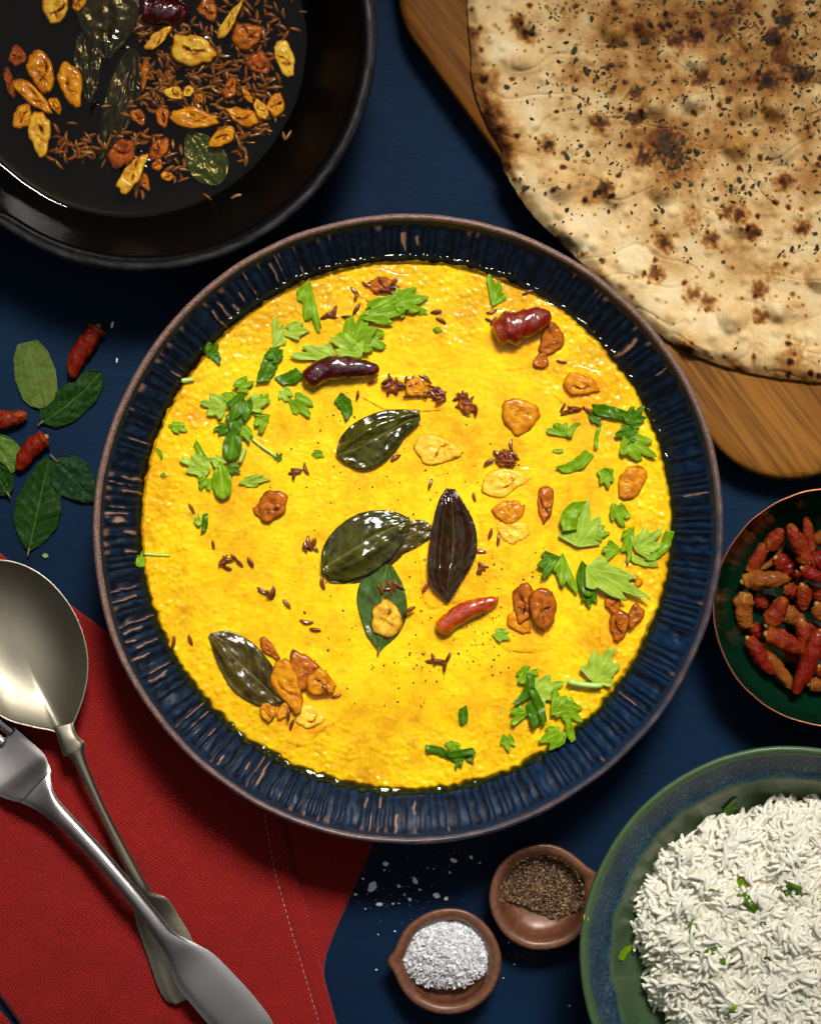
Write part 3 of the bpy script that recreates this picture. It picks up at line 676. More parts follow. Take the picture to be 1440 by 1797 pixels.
# chillies on the dal
chilli((534, 668), (666, 648), 40, CH_OIL, .0432, "wet dark purple chilli lying below the coriander near the top of the dal", seed=3, bend=-.10, name="oiled_chilli", cal=False, wr=.8, end=.55, flat=.75)
chilli((868, 588), (968, 556), 54, CH_OIL2, .0425, "glossy amber red chilli at the upper right of the dal beside browned garlic", seed=5, bend=-.05, name="oiled_chilli", cal=False, big=.25, wr=.7, end=.6, flat=.75)
chilli((766, 1104), (873, 1049), 33, CH_OIL3, .0432, "slim orange chilli lying just below the brown curry leaf", seed=8, bend=-.02, name="oiled_chilli", cal=False, wr=.7, end=.6, flat=.8)
# garlic on the dal
GG = "fried garlic slices on the dal"
for k, (x, y, L, W, a, t, li, lab, kw) in enumerate([
    (476, 890, 62, 44, 118, "b", .0022, "browned garlic slice standing alone at the left of the dal", {}),
    (456, 898, 26, 20, 60, "b", .0006, "small brown garlic scrap tucked against the lone left garlic slice", dict(crack=False)),
    (769, 789, 80, 52, 8, "p", .0004, "pale golden garlic slice right of the shiny curry leaf", {}),
    (909, 727, 74, 60, 38, "a", .0012, "orange triangular garlic slice at the right of the dal", dict(taper=-.5, crack=False)),
    (1021, 676, 66, 40, 10, "a", .0018, "orange wrinkled garlic slice near the right edge of the dal", {}),
    (968, 596, 44, 62, 10, "b", .0014, "brown garlic slice touching the amber red chilli", dict(crack=False)),
    (950, 634, 26, 30, 40, "b", .0008, "small brown garlic scrap under the slice by the amber chilli", dict(crack=False)),
    (888, 846, 86, 44, -14, "p", .0000, "pale sunken garlic slice under the dark cumin clump", {}),
    (893, 900, 44, 52, 80, "a", .0000, "faint amber garlic slice sunk in the dal right of the brown leaf", dict(crack=False)),
    (898, 934, 40, 62, 100, "p", -.0004, "pale garlic slice almost sunk below the faint amber one", dict(crack=False)),
    (957, 885, 64, 30, 92, "b", .0014, "narrow brown garlic slice standing left of the pale coriander", {}),
    (1106, 850, 68, 44, 118, "a", .0012, "amber garlic slice at the right edge of the dal above the coriander", dict(crack=False)),
    (918, 1062, 72, 40, 96, "b", .0020, "browned garlic slice, left one of the stacked pair below the coriander", {}),
    (952, 1072, 80, 46, 84, "b", .0046, "browned garlic slice, right one of the stacked pair below the coriander", {}),
    (912, 1095, 52, 30, 40, "a", .0002, "thin amber garlic piece below the stacked browned pair", dict(crack=False)),
    (1109, 1020, 42, 24, 8, "a", .0022, "small orange garlic piece beside the biggest pale coriander leaf", {}),
    (1076, 1062, 34, 28, 70, "b", .0022, "small round brown garlic piece under the biggest pale coriander leaf", {}),
    (1086, 1100, 58, 34, 96, "b", .0024, "brown garlic slice at the lower right edge of the dal", {}),
    (1113, 1082, 46, 26, 112, "b", .0034, "upright brown garlic sliver at the lower right edge of the dal", dict(crack=False)),
    (677, 1084, 68, 54, 78, "y", .0030, "yellow garlic slice lying on the green curry leaf", dict(taper=-.3)),
    (507, 1208, 100, 44, 68, "a", .0026, "long amber garlic slice right of the olive curry leaf", {}),
    (532, 1178, 78, 56, 62, "b", .0022, "brown fan shaped garlic slice above the long amber one", dict(taper=-.4, crack=False)),
    (564, 1201, 52, 46, 20, "a", .0036, "curled brown garlic slice at the right of the lower left cluster", {}),
    (545, 1258, 50, 40, 10, "p", .0000, "pale sunken garlic slice at the foot of the lower left cluster", {}),
    (470, 1252, 34, 28, 85, "a", .0010, "small amber garlic piece under the olive curry leaf", {}),
    (496, 1250, 34, 20, 120, "a", .0006, "thin amber garlic piece between the leaf and the pale sunken slice", dict(crack=False)),
    (732, 682, 44, 34, 20, "a", .0010, "amber garlic chip under the middle of the cumin row", dict(crack=False)),
    (690, 676, 40, 20, -10, "b", .0006, "brown garlic chip under the left end of the cumin row", dict(crack=False)),
    (820, 712, 34, 22, 30, "b", .0006, "brown garlic chip under the right end of the cumin row", dict(crack=False)),
    (886, 806, 36, 26, 0, "b", .0004, "brown garlic chip under the tight cumin clump", dict(crack=False)),
    (668, 500, 44, 30, -20, "b", .0000, "sunken brown garlic chip in the oily patch at the top edge", dict(crack=False)),
    (474, 1140, 50, 20, 48, "b", .0002, "thin brown garlic sliver behind the olive curry leaf", dict(crack=False)),
]):
    garlic(x, y, L, W, a, t, on_dal, li, lab, GG, seed=k + 3, T=.0015 if li < .001 else .0020, tiltx=random.uniform(-.06, .06), tilty=random.uniform(-.08, .08), **kw)
# cumin on the dal
def cl(x, y, n, sx, sy, lab, grp, up=.0006, s=1.0):
    for _ in range(n):
        px = x + random.gauss(0, sx); py = y + random.gauss(0, sy)
        cumin(px, py, random.uniform(0, 180), float(on_dal(px, py)) + up + random.uniform(0, .0016 if n > 5 else .0004), CM2, lab, grp, s)
for (x, y, n, sx, sy, lab, grp) in [
    (692, 673, 14, 14, 8, "dark cumin seed in the left end of the row above the shiny curry leaf", "cumin seeds in the row above the shiny curry leaf, left end"),
    (730, 680, 20, 15, 10, "dark cumin seed in the middle of the row above the shiny curry leaf", "cumin seeds in the row above the shiny curry leaf, middle"),
    (766, 690, 12, 9, 9, "dark cumin seed right of the middle of the row above the shiny curry leaf", "cumin seeds in the row above the shiny curry leaf, right of the middle"),
    (818, 708, 16, 13, 9, "dark cumin seed at the right end of the row above the shiny curry leaf", "cumin seeds in the row above the shiny curry leaf, right end"),
    (886, 803, 26, 12, 9, "very dark cumin seed in the tight clump right of the pale golden garlic", "cumin seeds in the tight clump at the right"),
    (520, 826, 4, 7, 5, "cumin seed in the small bunch above the lone left garlic slice", "cumin seeds above the lone left garlic slice"),
    (412, 985, 8, 12, 9, "cumin seed in the bunch at the left of the dal", "cumin seeds in the bunch at the left"),
    (472, 1042, 6, 8, 5, "cumin seed in the bunch above the olive curry leaf", "cumin seeds above the olive curry leaf"),
    (546, 955, 7, 6, 4, "dark cumin seed touching the left end of the big glossy curry leaf", "cumin seeds at the left end of the glossy leaf"),
    (768, 1160, 7, 12, 4, "cumin seed in the small bunch below the slim orange chilli", "cumin seeds below the slim orange chilli"),
    (618, 522, 3, 6, 10, "cumin seed among the coriander at the top of the dal", "cumin seeds among the top coriander"),
    (668, 500, 9, 12, 7, "cumin seed in the oily patch at the top edge of the dal", "cumin seeds in the oily top patch"),
    (590, 553, 4, 12, 5, "cumin seed beside the long bright coriander leaf at the top", "cumin seeds beside the long coriander leaf"),
    (985, 560, 0, 1, 1, "", ""), (1000, 718, 5, 12, 3, "cumin seed between the orange wrinkled garlic and the right coriander", "cumin seeds by the right coriander"),
    (858, 560, 4, 6, 8, "cumin seed at the left tip of the amber red chilli", "cumin seeds at the tip of the amber chilli"),
    (690, 1030, 6, 14, 6, "cumin seed between the dark curry leaves and the green leaf with garlic", "cumin seeds by the green curry leaf"),
    (845, 985, 5, 5, 14, "cumin seed along the right side of the brown curry leaf", "cumin seeds beside the brown curry leaf"),
    (385, 870, 3, 4, 5, "cumin seed under the left coriander cluster", "cumin seeds under the left coriander"),
]:
    cl(x, y, n, sx, sy, lab, grp)
for x, y, a, lab in [(336, 892, 60, "lone cumin seed at the left edge of the dal above the chive bits"), (374, 956, 80, "lone cumin seed just above the left bunch"), (503, 1060, 50, "lone cumin seed right of the bunch above the olive leaf"),
                     (538, 1091, 10, "pale cumin seed nearer the centre than the olive leaf"), (553, 1105, 10, "faint cumin seed just below the pale one near the olive leaf"), (304, 1128, 100, "cumin seed close to the left rim of the dal"),
                     (334, 1124, 70, "cumin seed between the rim and the olive leaf"), (590, 1222, -20, "lone cumin seed right of the lower left garlic cluster"), (506, 1253, 90, "cumin seed on the thin garlic of the lower left cluster"),
                     (512, 1272, 110, "lowest cumin seed of the lower left cluster"), (832, 872, 80, "dark cumin seed above right of the brown curry leaf"), (755, 849, 110, "cumin seed above the brown curry leaf"), (860, 937, 105, "cumin seed right of the brown curry leaf"),
                     (874, 947, 95, "cumin seed just right of the one beside the brown leaf"), (765, 547, -10, "cumin seed right of the top coriander"), (774, 562, 30, "second cumin seed below the one right of the top coriander"),
                     (627, 694, 100, "lone cumin seed left of the cumin row"), (566, 1023, 80, "cumin seed below the glossy curry leaf"), (926, 513, -20, "cumin seed at the top right edge of the dal"), (694, 803, -30, "cumin seed at the lower side of the shiny curry leaf"),
                     (747, 1030, -60, "cumin seed at the left side of the brown leaf tip"), (985, 634, 10, "lone cumin seed by the garlic near the amber chilli"), (719, 1070, -30, "cumin seed right of the yellow garlic on the leaf"), (570, 1208, 60, "cumin seed on the curled garlic")]:
    cumin(x, y, a, float(on_dal(x, y)) + (.0008 if "on the" not in lab else .004), CM2, lab, None)

# coriander: cx, cy, length, width, angle, kind, tone, extra height, label
COR = [
 (541, 540, 100, 34, 80, 'half', 'b', 0, "long bright coriander leaf at the top of the dal"),
 (490, 583, 58, 28, -85, 'half', 'p', 0, "pale narrow coriander leaf left of the long bright one"),
 (520, 580, 46, 34, -10, 'frag', 'p', .0004, "pale coriander scrap overlapping the long bright leaf"),
 (676, 545, 86, 52, -14, 'frag', 'b', .0016, "broad bright coriander leaf in the middle of the top cluster"),
 (722, 527, 62, 56, -10, 'fan', 'b', .0012, "bright lobed coriander leaf at the right end of the top cluster"),
 (740, 546, 24, 14, 20, 'frag', 'b', .0, "tiny bright coriander scrap right of the top cluster"),
 (630, 578, 80, 66, -65, 'fan', 'b', .0022, "bright upright coriander leaf over the pale ones in the top cluster"),
 (655, 596, 50, 44, 20, 'frag', 'b', .0008, "bright coriander scrap under the upright leaf of the top cluster"),
 (552, 617, 84, 36, 188, 'half', 'p', .0012, "pale fan of coriander just above the purple chilli"),
 (606, 608, 66, 48, -150, 'fan', 'p', .0026, "pale veined coriander leaf touching the purple chilli"),
 (471, 642, 60, 28, 108, 'strip', 'd', .0010, "dark crumpled coriander left of the purple chilli"),
 (482, 622, 34, 30, 140, 'frag', 'd', .0014, "dark coriander scrap on the crumpled piece"),
 (508, 662, 42, 24, -25, 'strip', 'd', .0006, "dark coriander bit under the left end of the purple chilli"),
 (500, 692, 28, 26, 60, 'frag', 'p', 0, "small pale coriander bit below the purple chilli's left end"),
 (528, 712, 52, 40, 40, 'frag', 'b', 0, "bright coriander triangle below the purple chilli"),
 (605, 713, 42, 24, 60, 'strip', 'd', 0, "small coriander piece left of the cumin row"),
 (372, 614, 34, 28, -60, 'frag', 'd', .0004, "dark coriander leaf on the upper left edge of the dal"),
 (380, 628, 20, 14, 40, 'strip', 'd', 0, "tiny dark coriander bit on the upper left edge"),
 (374, 710, 48, 46, 190, 'fan', 'p', .0010, "pale lobed coriander leaf at the left end of the left cluster"),
 (428, 675, 40, 28, -25, 'frag', 'b', .0020, "topmost coriander piece of the left cluster"),
 (404, 698, 34, 20, 10, 'frag', 'b', .0012, "bright coriander scrap at the top of the left cluster"),
 (420, 716, 58, 46, 110, 'frag', 'd', .0024, "dark coriander leaf in the heart of the left cluster"),
 (450, 708, 40, 36, -30, 'frag', 'p', .0016, "pale coriander leaf at the right of the left cluster"),
 (464, 700, 24, 22, -70, 'frag', 'b', .0012, "bright coriander tip at the right end of the left cluster"),
 (456, 740, 38, 30, 120, 'half', 'b', .0010, "bright curled coriander under the pale right leaf of the left cluster"),
 (388, 752, 30, 22, 160, 'frag', 'd', .0010, "dark coriander scrap at the left side of the left cluster"),
 (408, 778, 62, 34, 98, 'spear', 'd', .0024, "dark spear of coriander in the lower part of the left cluster"),
 (432, 760, 36, 22, 60, 'frag', 'b', .0018, "bright coriander piece right of the dark spear"),
 (411, 745, 44, 26, 80, 'strip', 'd', .0020, "dark coriander strip above the dark spear"),
 (312, 750, 36, 20, 12, 'frag', 'b', 0, "small coriander triangle on the far left of the dal"),
 (342, 815, 58, 42, 200, 'fan', 'p', .0008, "pale coriander fan at the lower left of the left cluster"),
 (350, 790, 34, 12, 60, 'strip', 'b', .0006, "thin coriander sliver above the pale fan"),
 (360, 848, 30, 28, 120, 'frag', 'b', .0004, "bright coriander scrap below the pale fan"),
 (389, 842, 70, 34, 85, 'spear', 'b', .0020, "bright spear of coriander at the foot of the left cluster"),
 (384, 812, 36, 22, 40, 'frag', 'p', .0016, "pale coriander scrap over the bright spear"),
 (410, 822, 28, 20, 20, 'frag', 'd', .0012, "dark coriander scrap right of the bright spear"),
 (446, 844, 58, 22, -12, 'frag', 'p', .0004, "pale flat coriander piece lowest right of the left cluster"),
 (280, 796, 24, 6, 60, 'strip', 'b', 0, "hair thin coriander sliver near the left rim"),
 (287, 834, 12, 9, 0, 'frag', 'b', 0, "tiny coriander dot near the left rim"),
 (489, 802, 18, 14, -60, 'frag', 'd', 0, "tiny coriander bit at the end of the thin stalk"),
 (558, 797, 24, 16, 10, 'frag', 'b', 0, "small coriander scrap left of the shiny curry leaf"),
 (768, 578, 18, 10, 10, 'frag', 'b', 0, "tiny coriander scrap right below the top cluster"),
 (347, 912, 20, 12, 70, 'strip', 'p', .0008, "pale green chive like bit at the left of the dal"),
 (359, 917, 32, 11, 95, 'strip', 'd', .0012, "dark green bit beside the pale one at the left"),
 (247, 981, 30, 20, -80, 'fan', 'b', .0004, "little coriander sprig head on the left rim of the dal"),
 (871, 508, 58, 32, -95, 'half', 'b', 0, "coriander leaf alone at the top right of the dal"),
 (980, 752, 40, 30, 200, 'half', 'b', 0, "forked coriander leaf at the right of the dal"),
 (1005, 753, 30, 10, -60, 'strip', 'b', .0004, "slim arm of the forked coriander at the right"),
 (979, 791, 18, 7, -5, 'strip', 'p', 0, "short cut white stalk below the forked coriander"),
 (1010, 813, 62, 22, -30, 'strip', 'b', 0, "curved coriander strip at the right of the dal"),
 (1072, 724, 66, 22, 12, 'strip', 'd', .0012, "dark coriander strip at the right edge cluster"),
 (1044, 735, 30, 16, 40, 'frag', 'd', .0006, "dark coriander scrap at the left tip of that strip"),
 (1048, 765, 46, 7, 100, 'strip', 'b', .0004, "thin hanging coriander strand under the dark strip"),
 (1116, 728, 44, 40, -50, 'fan', 'd', .0020, "dark lobed coriander leaf at the right edge of the dal"),
 (1098, 762, 40, 36, 160, 'frag', 'd', .0016, "dark folded coriander over the big bright right leaf"),
 (1122, 786, 70, 54, 30, 'fan', 'b', .0012, "big bright coriander leaf at the right edge of the dal"),
 (1064, 840, 40, 30, 80, 'fan', 'b', .0006, "small coriander leaf left of the amber edge garlic"),
 (1022, 918, 86, 74, -78, 'fan', 'p', .0010, "large pale coriander leaf right of the narrow brown garlic"),
 (1003, 904, 54, 30, -72, 'strip', 'b', .0034, "bright oval coriander leaf folded over the large pale one"),
 (1052, 935, 36, 30, -10, 'frag', 'b', .0008, "bright coriander tip at the right of the large pale leaf"),
 (1086, 903, 50, 34, 60, 'frag', 'b', .0008, "coriander leaf at the top of the far right cluster"),
 (1139, 948, 62, 52, -40, 'fan', 'p', .0014, "pale lobed coriander leaf in the far right cluster"),
 (1068, 966, 40, 32, 150, 'half', 'b', .0006, "coriander leaf at the left of the far right cluster"),
 (1100, 955, 66, 24, 100, 'half', 'b', .0012, "long coriander piece hanging in the far right cluster"),
 (1160, 960, 64, 18, -55, 'strip', 'b', .0008, "bright coriander strip along the right rim of the dal"),
 (1130, 985, 48, 16, 10, 'strip', 'p', .0004, "pale coriander strip at the foot of the far right cluster"),
 (958, 990, 52, 36, 130, 'half', 'd', .0014, "dark coriander leaf above the stacked browned garlic"),
 (988, 1010, 76, 36, 72, 'half', 'b', .0014, "bright coriander leaf right of the stacked browned garlic"),
 (1027, 1015, 66, 30, 78, 'spear', 'd', .0022, "dark coriander spear left of the biggest pale leaf"),
 (1034, 1050, 36, 28, 80, 'frag', 'd', .0014, "dark coriander scrap under the biggest pale leaf"),
 (1084, 1024, 128, 62, 26, 'fan', 'p', .0036, "biggest pale coriander leaf, near the lower right garlic"),
 (880, 1115, 34, 26, 15, 'frag', 'b', 0, "small coriander leaf right below the slim orange chilli"),
 (1058, 1166, 74, 64, -60, 'fan', 'p', .0012, "pale round coriander leaf at the lower right edge of the dal"),
 (925, 1186, 44, 36, -40, 'frag', 'b', .0008, "bright coriander leaf at the upper left of the bottom right cluster"),
 (962, 1208, 62, 52, -20, 'fan', 'p', .0010, "pale veined coriander leaf in the bottom right cluster"),
 (922, 1212, 62, 16, 118, 'strip', 'd', .0030, "dark coriander strip leaning left in the bottom right cluster"),
 (942, 1232, 80, 15, 66, 'strip', 'd', .0036, "dark coriander strip crossing the bottom right cluster"),
 (907, 1252, 38, 34, 150, 'half', 'b', .0016, "bright coriander leaf lowest left of the bottom right cluster"),
 (936, 1252, 44, 24, 70, 'strip', 'd', .0024, "short dark coriander strip in the bottom right cluster"),
 (982, 1232, 52, 36, -80, 'half', 'b', .0024, "bright coriander leaf standing in the bottom right cluster"),
 (1002, 1252, 52, 46, 40, 'fan', 'b', .0014, "bright coriander leaf at the right of the bottom right cluster"),
 (970, 1294, 54, 42, 150, 'frag', 'b', .0008, "bright coriander leaf on the bottom right rim of the dal"),
 (1000, 1282, 40, 14, 75, 'strip', 'b', .0016, "slim coriander strip above the bottom right rim"),
 (813, 1256, 30, 17, 85, 'strip', 'd', 0, "small rectangular coriander bit in the lower dal"),
 (890, 1303, 34, 26, 70, 'frag', 'b', 0, "small bright coriander leaf near the bottom of the dal"),
 (772, 1320, 52, 15, 20, 'strip', 'd', .0008, "left coriander strip of the little bottom heap"),
 (796, 1311, 36, 20, 20, 'frag', 'b', .0012, "top coriander bit of the little bottom heap"),
 (808, 1322, 50, 14, -10, 'strip', 'd', .0018, "right coriander strip of the little bottom heap"),
 (804, 1336, 30, 18, 100, 'frag', 'd', .0008, "lowest coriander bit of the little bottom heap"),
 (824, 1332, 22, 12, 40, 'frag', 'd', .0006, "smallest coriander bit at the right of the bottom heap"),
]
for k, (x, y, L, W, a, kd, tn, zz, lab) in enumerate(COR):
    coriander(x, y, L, W, a, kd, tn, on_dal, lab, seed=k + 1, z0=zz, curl=random.uniform(.02, .13))
stem([(995, 1196), (1025, 1202), (1056, 1204)], 11, .0032, "pale green coriander stalk under the pale round leaf")
stem([(442, 770), (460, 784), (486, 802)], 5, .0010, "thin green coriander stalk right of the left cluster")
stem([(252, 972), (275, 974), (299, 975)], 4, .0006, "thin coriander stalk reaching in from the left rim of the dal")
stem([(318, 668), (340, 666)], 9, .0012, "short cut white green stalk lying on the upper left rim of the dal")
stem([(420, 812), (427, 795), (430, 785)], 7, .0026, "short pale coriander stalk beside the dark spear")
for k, (x, y, a_, b_, an, lab) in enumerate([(668, 502, 52, 34, 0, "thin pool of oil round the cumin at the top edge of the dal"), (900, 905, 60, 92, 10, "clear oil over the sunken pale garlic right of the brown leaf"), (700, 690, 78, 36, 8, "oil slick under the left cumin row above the shiny leaf"),
    (790, 960, 66, 110, 4, "ring of oil around the upright brown leaf"), (925, 1078, 74, 68, 0, "oil pool around the stacked browned garlic"), (530, 1215, 82, 84, 30, "oil pool around the lower left garlic cluster"), (1098, 1070, 56, 84, 10, "oil pool round the garlic at the lower right edge"),
    (920, 590, 84, 62, 12, "oil pool around the amber red chilli"), (1020, 680, 50, 40, 0, "small oil pool round the orange wrinkled garlic")]):
    nr_, ns_ = 26, 90; ph = np.linspace(0, 2 * pi, ns_, endpoint=False)[None]; rho = np.linspace(.02, 1, nr_)[:, None]; aa = radians(an)
    ir = 1 + .30 * vnoise(np.cos(ph) * 1.1 + k * 7, np.sin(ph) * 1.1, 800 + k)
    lx = rho * ir * np.cos(ph) * a_; ly = rho * ir * np.sin(ph) * b_; px = x + lx * cos(aa) - ly * sin(aa); py = y + lx * sin(aa) + ly * cos(aa)
    zc = dal_z(px, py, False); T_ = PA(px, py, zc + .00045 - .0007 * rho ** 12); loc = P(x, y, float(zc.mean()))
    V = np.vstack([T_.reshape(-1, 3), T_[0].mean(0)[None]]) - np.array(loc); j = np.arange(ns_)
    obj("oil_pool", new_mesh("oil_pool", V, grid_q(nr_, ns_, True, flip=True), np.stack([(j + 1) % ns_, j, np.full(ns_, nr_ * ns_)], -1)), DROP, None, loc, lab, "oil", "oil pools on the dal")
# pepper specks on the dal (uncountable)
def specks(name, pts, zf, size, mat, **kw):
    Vs = []; Ts = []; n = 0
    base = np.array([[1, 0, 0], [-1, 0, 0], [0, 1, 0], [0, -1, 0], [0, 0, 1], [0, 0, -1]], float)
    tr = np.array([[0, 2, 4], [2, 1, 4], [1, 3, 4], [3, 0, 4], [2, 0, 5], [1, 2, 5], [3, 1, 5], [0, 3, 5]])
    for (px, py) in pts:
        s = size * random.uniform(.45, 1.3)
        b = base * s * (1 + rng.uniform(-.45, .45, (6, 3))); a = random.uniform(0, 6.28)
        b = np.stack([b[:, 0] * cos(a) - b[:, 1] * sin(a), b[:, 0] * sin(a) + b[:, 1] * cos(a), b[:, 2] * .8], 1)
        Vs.append(b + np.array(P(px, py, float(zf(px, py)) + s * .5))); Ts.append(tr + n); n += 6
    V = np.vstack(Vs); loc = V.mean(0)
    return obj(name, new_mesh(name, V - loc, None, np.vstack(Ts), smooth=False), mat, None, tuple(loc), **kw)
pts = []
for (x, y, sx, sy, n) in [(770, 830, 90, 40, 60), (560, 900, 90, 90, 40), (600, 1100, 70, 60, 40), (860, 960, 50, 80, 50), (830, 1100, 50, 50, 70), (790, 1170, 60, 40, 60), (640, 1200, 60, 30, 14), (600, 720, 60, 40, 20), (700, 1000, 40, 60, 20)]:
    for _ in range(n): pts.append((random.gauss(x, sx), random.gauss(y, sy)))
specks("pepper_specks", pts, lambda a, b: dal_z(np.array(a), np.array(b)), .00042, SPECK, label="fine dark brown spice specks scattered over the middle of the dal", cat="spice", kind="stuff")

# ------------------------------------------------------------------ pan with oil
def lug(th):
    d = np.degrees(th); return 46 * np.exp(-((d - 214) / 15) ** 4)
prof_o = dense([(238, 68, 285, .0), (240, 66, 330, .001), (243, 64, 395, .024), (245, 62, 413, .044), (245, 62, 416, .0485), (245, 62, 410, .0515), (245, 62, 400, .0520), (245, 62, 388, .0512), (244, 63, 381, .0478), (236, 66, 352, .030), (229, 68, 328, .015), (226, 70, 312, .0092), (225, 70, 290, .0070), (225, 70, 150, .0066), (225, 70, 6, .0066)], 6)
seg = 420
def pan_w(th, k, r): 
    f = np.interp(k, [0, 15, 22, 30, 46, 54, 70], [0, 0, .9, 1, .75, .2, 0]); return f * lug(th) + .8 * vnoise(np.cos(th) * 3, np.sin(th) * 3, 91)
pan_loc = P(238, 68, 0)
pan = root("frying_pan", pan_loc, "black iron frying pan with worn grey rim holding spiced oil", "pan")
R = lathe(prof_o, seg, pan_w)
worn = np.zeros(R.shape[:2]); tht = np.linspace(0, 2 * pi, seg, endpoint=False)
for k in range(len(prof_o)):
    w_ = np.exp(-((k - 30.5) / 5.0) ** 4); worn[k] = w_ * np.clip(.75 + .6 * vnoise(np.cos(tht) * 14 + k * .4, np.sin(tht) * 14, 93), 0, 1)
i0, i1 = 24, 43
for nm, a, b in (("outer_side", 0, i0), ("rim", i0, i1), ("cooking_surface", i1, len(prof_o) - 1)):
    V, Q, T = loft(R[a:b + 1], pan_loc)
    T = T[:seg] if nm == "outer_side" else (T[seg:] if nm == "cooking_surface" else None)
    obj(nm, new_mesh("pan_" + nm, V, Q, T, dict(worn=np.r_[worn[a:b + 1].ravel(), 0, 0])), IRON, pan)
# contents
PG = "fried garlic slices in the pan oil"
pz = flat_z(.0078)
for k, (x, y, L, W, a, t, li, lab) in enumerate([
    (97, 14, 60, 46, 90, "y", .0020, "yellow garlic slice at the top left of the pan"), (140, 3, 34, 22, 120, "y", .0016, "small yellow garlic piece right of the top left slice"),
    (31, 97, 36, 32, 80, "b", .0010, "small round brown garlic slice at the far left of the pan"), (73, 127, 80, 46, 72, "a", .0034, "large amber garlic slice with a dark core in the left group of the pan"),
    (125, 151, 84, 40, 76, "a", .0034, "smooth amber garlic slice at the right of the left group in the pan"), (17, 146, 60, 17, 76, "b", .0012, "thin brown garlic sliver nearest the left frame edge in the pan"),
    (60, 170, 88, 30, 42, "a", .0022, "long amber garlic slice lying slanted in the left group of the pan"), (98, 186, 34, 20, 62, "a", .0030, "little amber garlic stub at the end of the slanted slice"),
    (40, 202, 50, 32, 110, "y", .0012, "greenish yellow garlic slice below the slanted one"), (70, 234, 78, 40, 84, "y", .0026, "lowest yellow green garlic slice of the left group"),
    (278, 66, 60, 22, -44, "y", .0040, "curved yellow garlic strip near the top middle of the pan"), (338, 88, 84, 54, 14, "y", .0044, "biggest yellow garlic slice in the middle of the pan"),
    (404, 35, 82, 20, -58, "y", .0044, "pale long garlic stick at the top of the pan"), (435, 62, 60, 46, -20, "b", .0030, "brown garlic slice right of the pale stick"),
    (366, 18, 44, 34, 60, "b", .0020, "reddish brown garlic slice left of the pale stick"), (500, 104, 70, 34, 74, "y", .0026, "yellow notched garlic slice at the right of the pan"),
    (484, 182, 44, 32, 100, "a", .0024, "amber drop shaped garlic slice at the right edge of the oil"), (457, 190, 40, 22, 62, "y", .0030, "small yellow garlic slice beside the amber drop"),
    (433, 166, 36, 12, 56, "a", .0036, "slim garlic stick above the small yellow slice"), (342, 208, 82, 38, 6, "a", .0040, "long amber garlic slice below the biggest yellow one"),
    (425, 203, 62, 30, 22, "a", .0032, "speckled orange garlic slice left of the small yellow one"), (388, 243, 54, 30, -32, "a", .0038, "orange garlic slice lying over the green leaf in the pan"),
    (404, 152, 44, 24, 108, "b", .0024, "dark brown garlic slice in the middle of the cumin"), (456, 112, 50, 38, 40, "b", .0016, "ragged brown garlic slice under the cumin at the right"),
    (285, 205, 40, 26, 84, "b", .0024, "small brown garlic slice with a dark eye"), (242, 205, 36, 24, 52, "b", .0020, "small brown garlic slice left of the one with the dark eye"),
    (304, 163, 38, 24, 8, "y", .0020, "bright yellow garlic chip in the cumin"), (330, 160, 24, 18, 130, "y", .0024, "pointed yellow garlic chip beside the bright one"), (350, 172, 20, 14, 60, "a", .0020, "tiny amber garlic chip right of the pointed one"),
    (214, 268, 60, 46, -40, "b", .0012, "dark brown garlic slice sunk in the lower oil"), (234, 302, 86, 32, -56, "y", .0046, "shiny yellow garlic slice lowest in the pan"),
    (278, 262, 50, 30, 130, "b", .0018, "red brown curved garlic piece above the crumbs"), (276, 288, 26, 18, -70, "a", .0018, "orange garlic crumb, upper of the two"), (292, 309, 26, 18, 20, "a", .0018, "orange garlic crumb, lower of the two"),
    (254, 130, 62, 14, 96, "b", .0020, "straight brown garlic sliver at the left of the cumin"), (252, 318, 40, 18, 60, "a", .0010, "amber garlic piece half under the shiny yellow one"),
]):
    bias = .12 if t == "y" else .05
    garlic(x, y, L, W, a, t, pz, li, lab, PG, seed=k + 50, T=.0026, tiltx=random.uniform(-.05, .05), tilty=random.uniform(-.07, .07), bias=bias, taper=random.choice((.38, -.3, .2)))
curry_leaf("curry_leaf", (190, -60), (187, 104), 120, LF_PAN, pz, "very dark mottled curry leaf at the top of the pan", lift=.0026, seed=11)
curry_leaf("curry_leaf", (234, 84), (176, 282), 62, LF_PAN, pz, "long dark curry leaf hanging down the middle of the pan oil", lift=.0030, seed=12, bend=-.03)
curry_leaf("curry_leaf", (150, 50), (158, 180), 52, LF_PAN, pz, "narrow brown black curry leaf right of the left garlic group", lift=.0018, seed=13)
curry_leaf("curry_leaf", (386, 322), (330, 226), 76, LF_PANG, pz, "green curry leaf at the bottom of the pan oil", lift=.0022, seed=14)
chilli((250, 14), (332, 17), 52, CH_OIL, .0082, "dark purple chilli with white glints at the top of the pan", seed=21, name="oiled_chilli", cal=False, big=.4, wr=.8, end=.7)
bulk = []; npan = 0
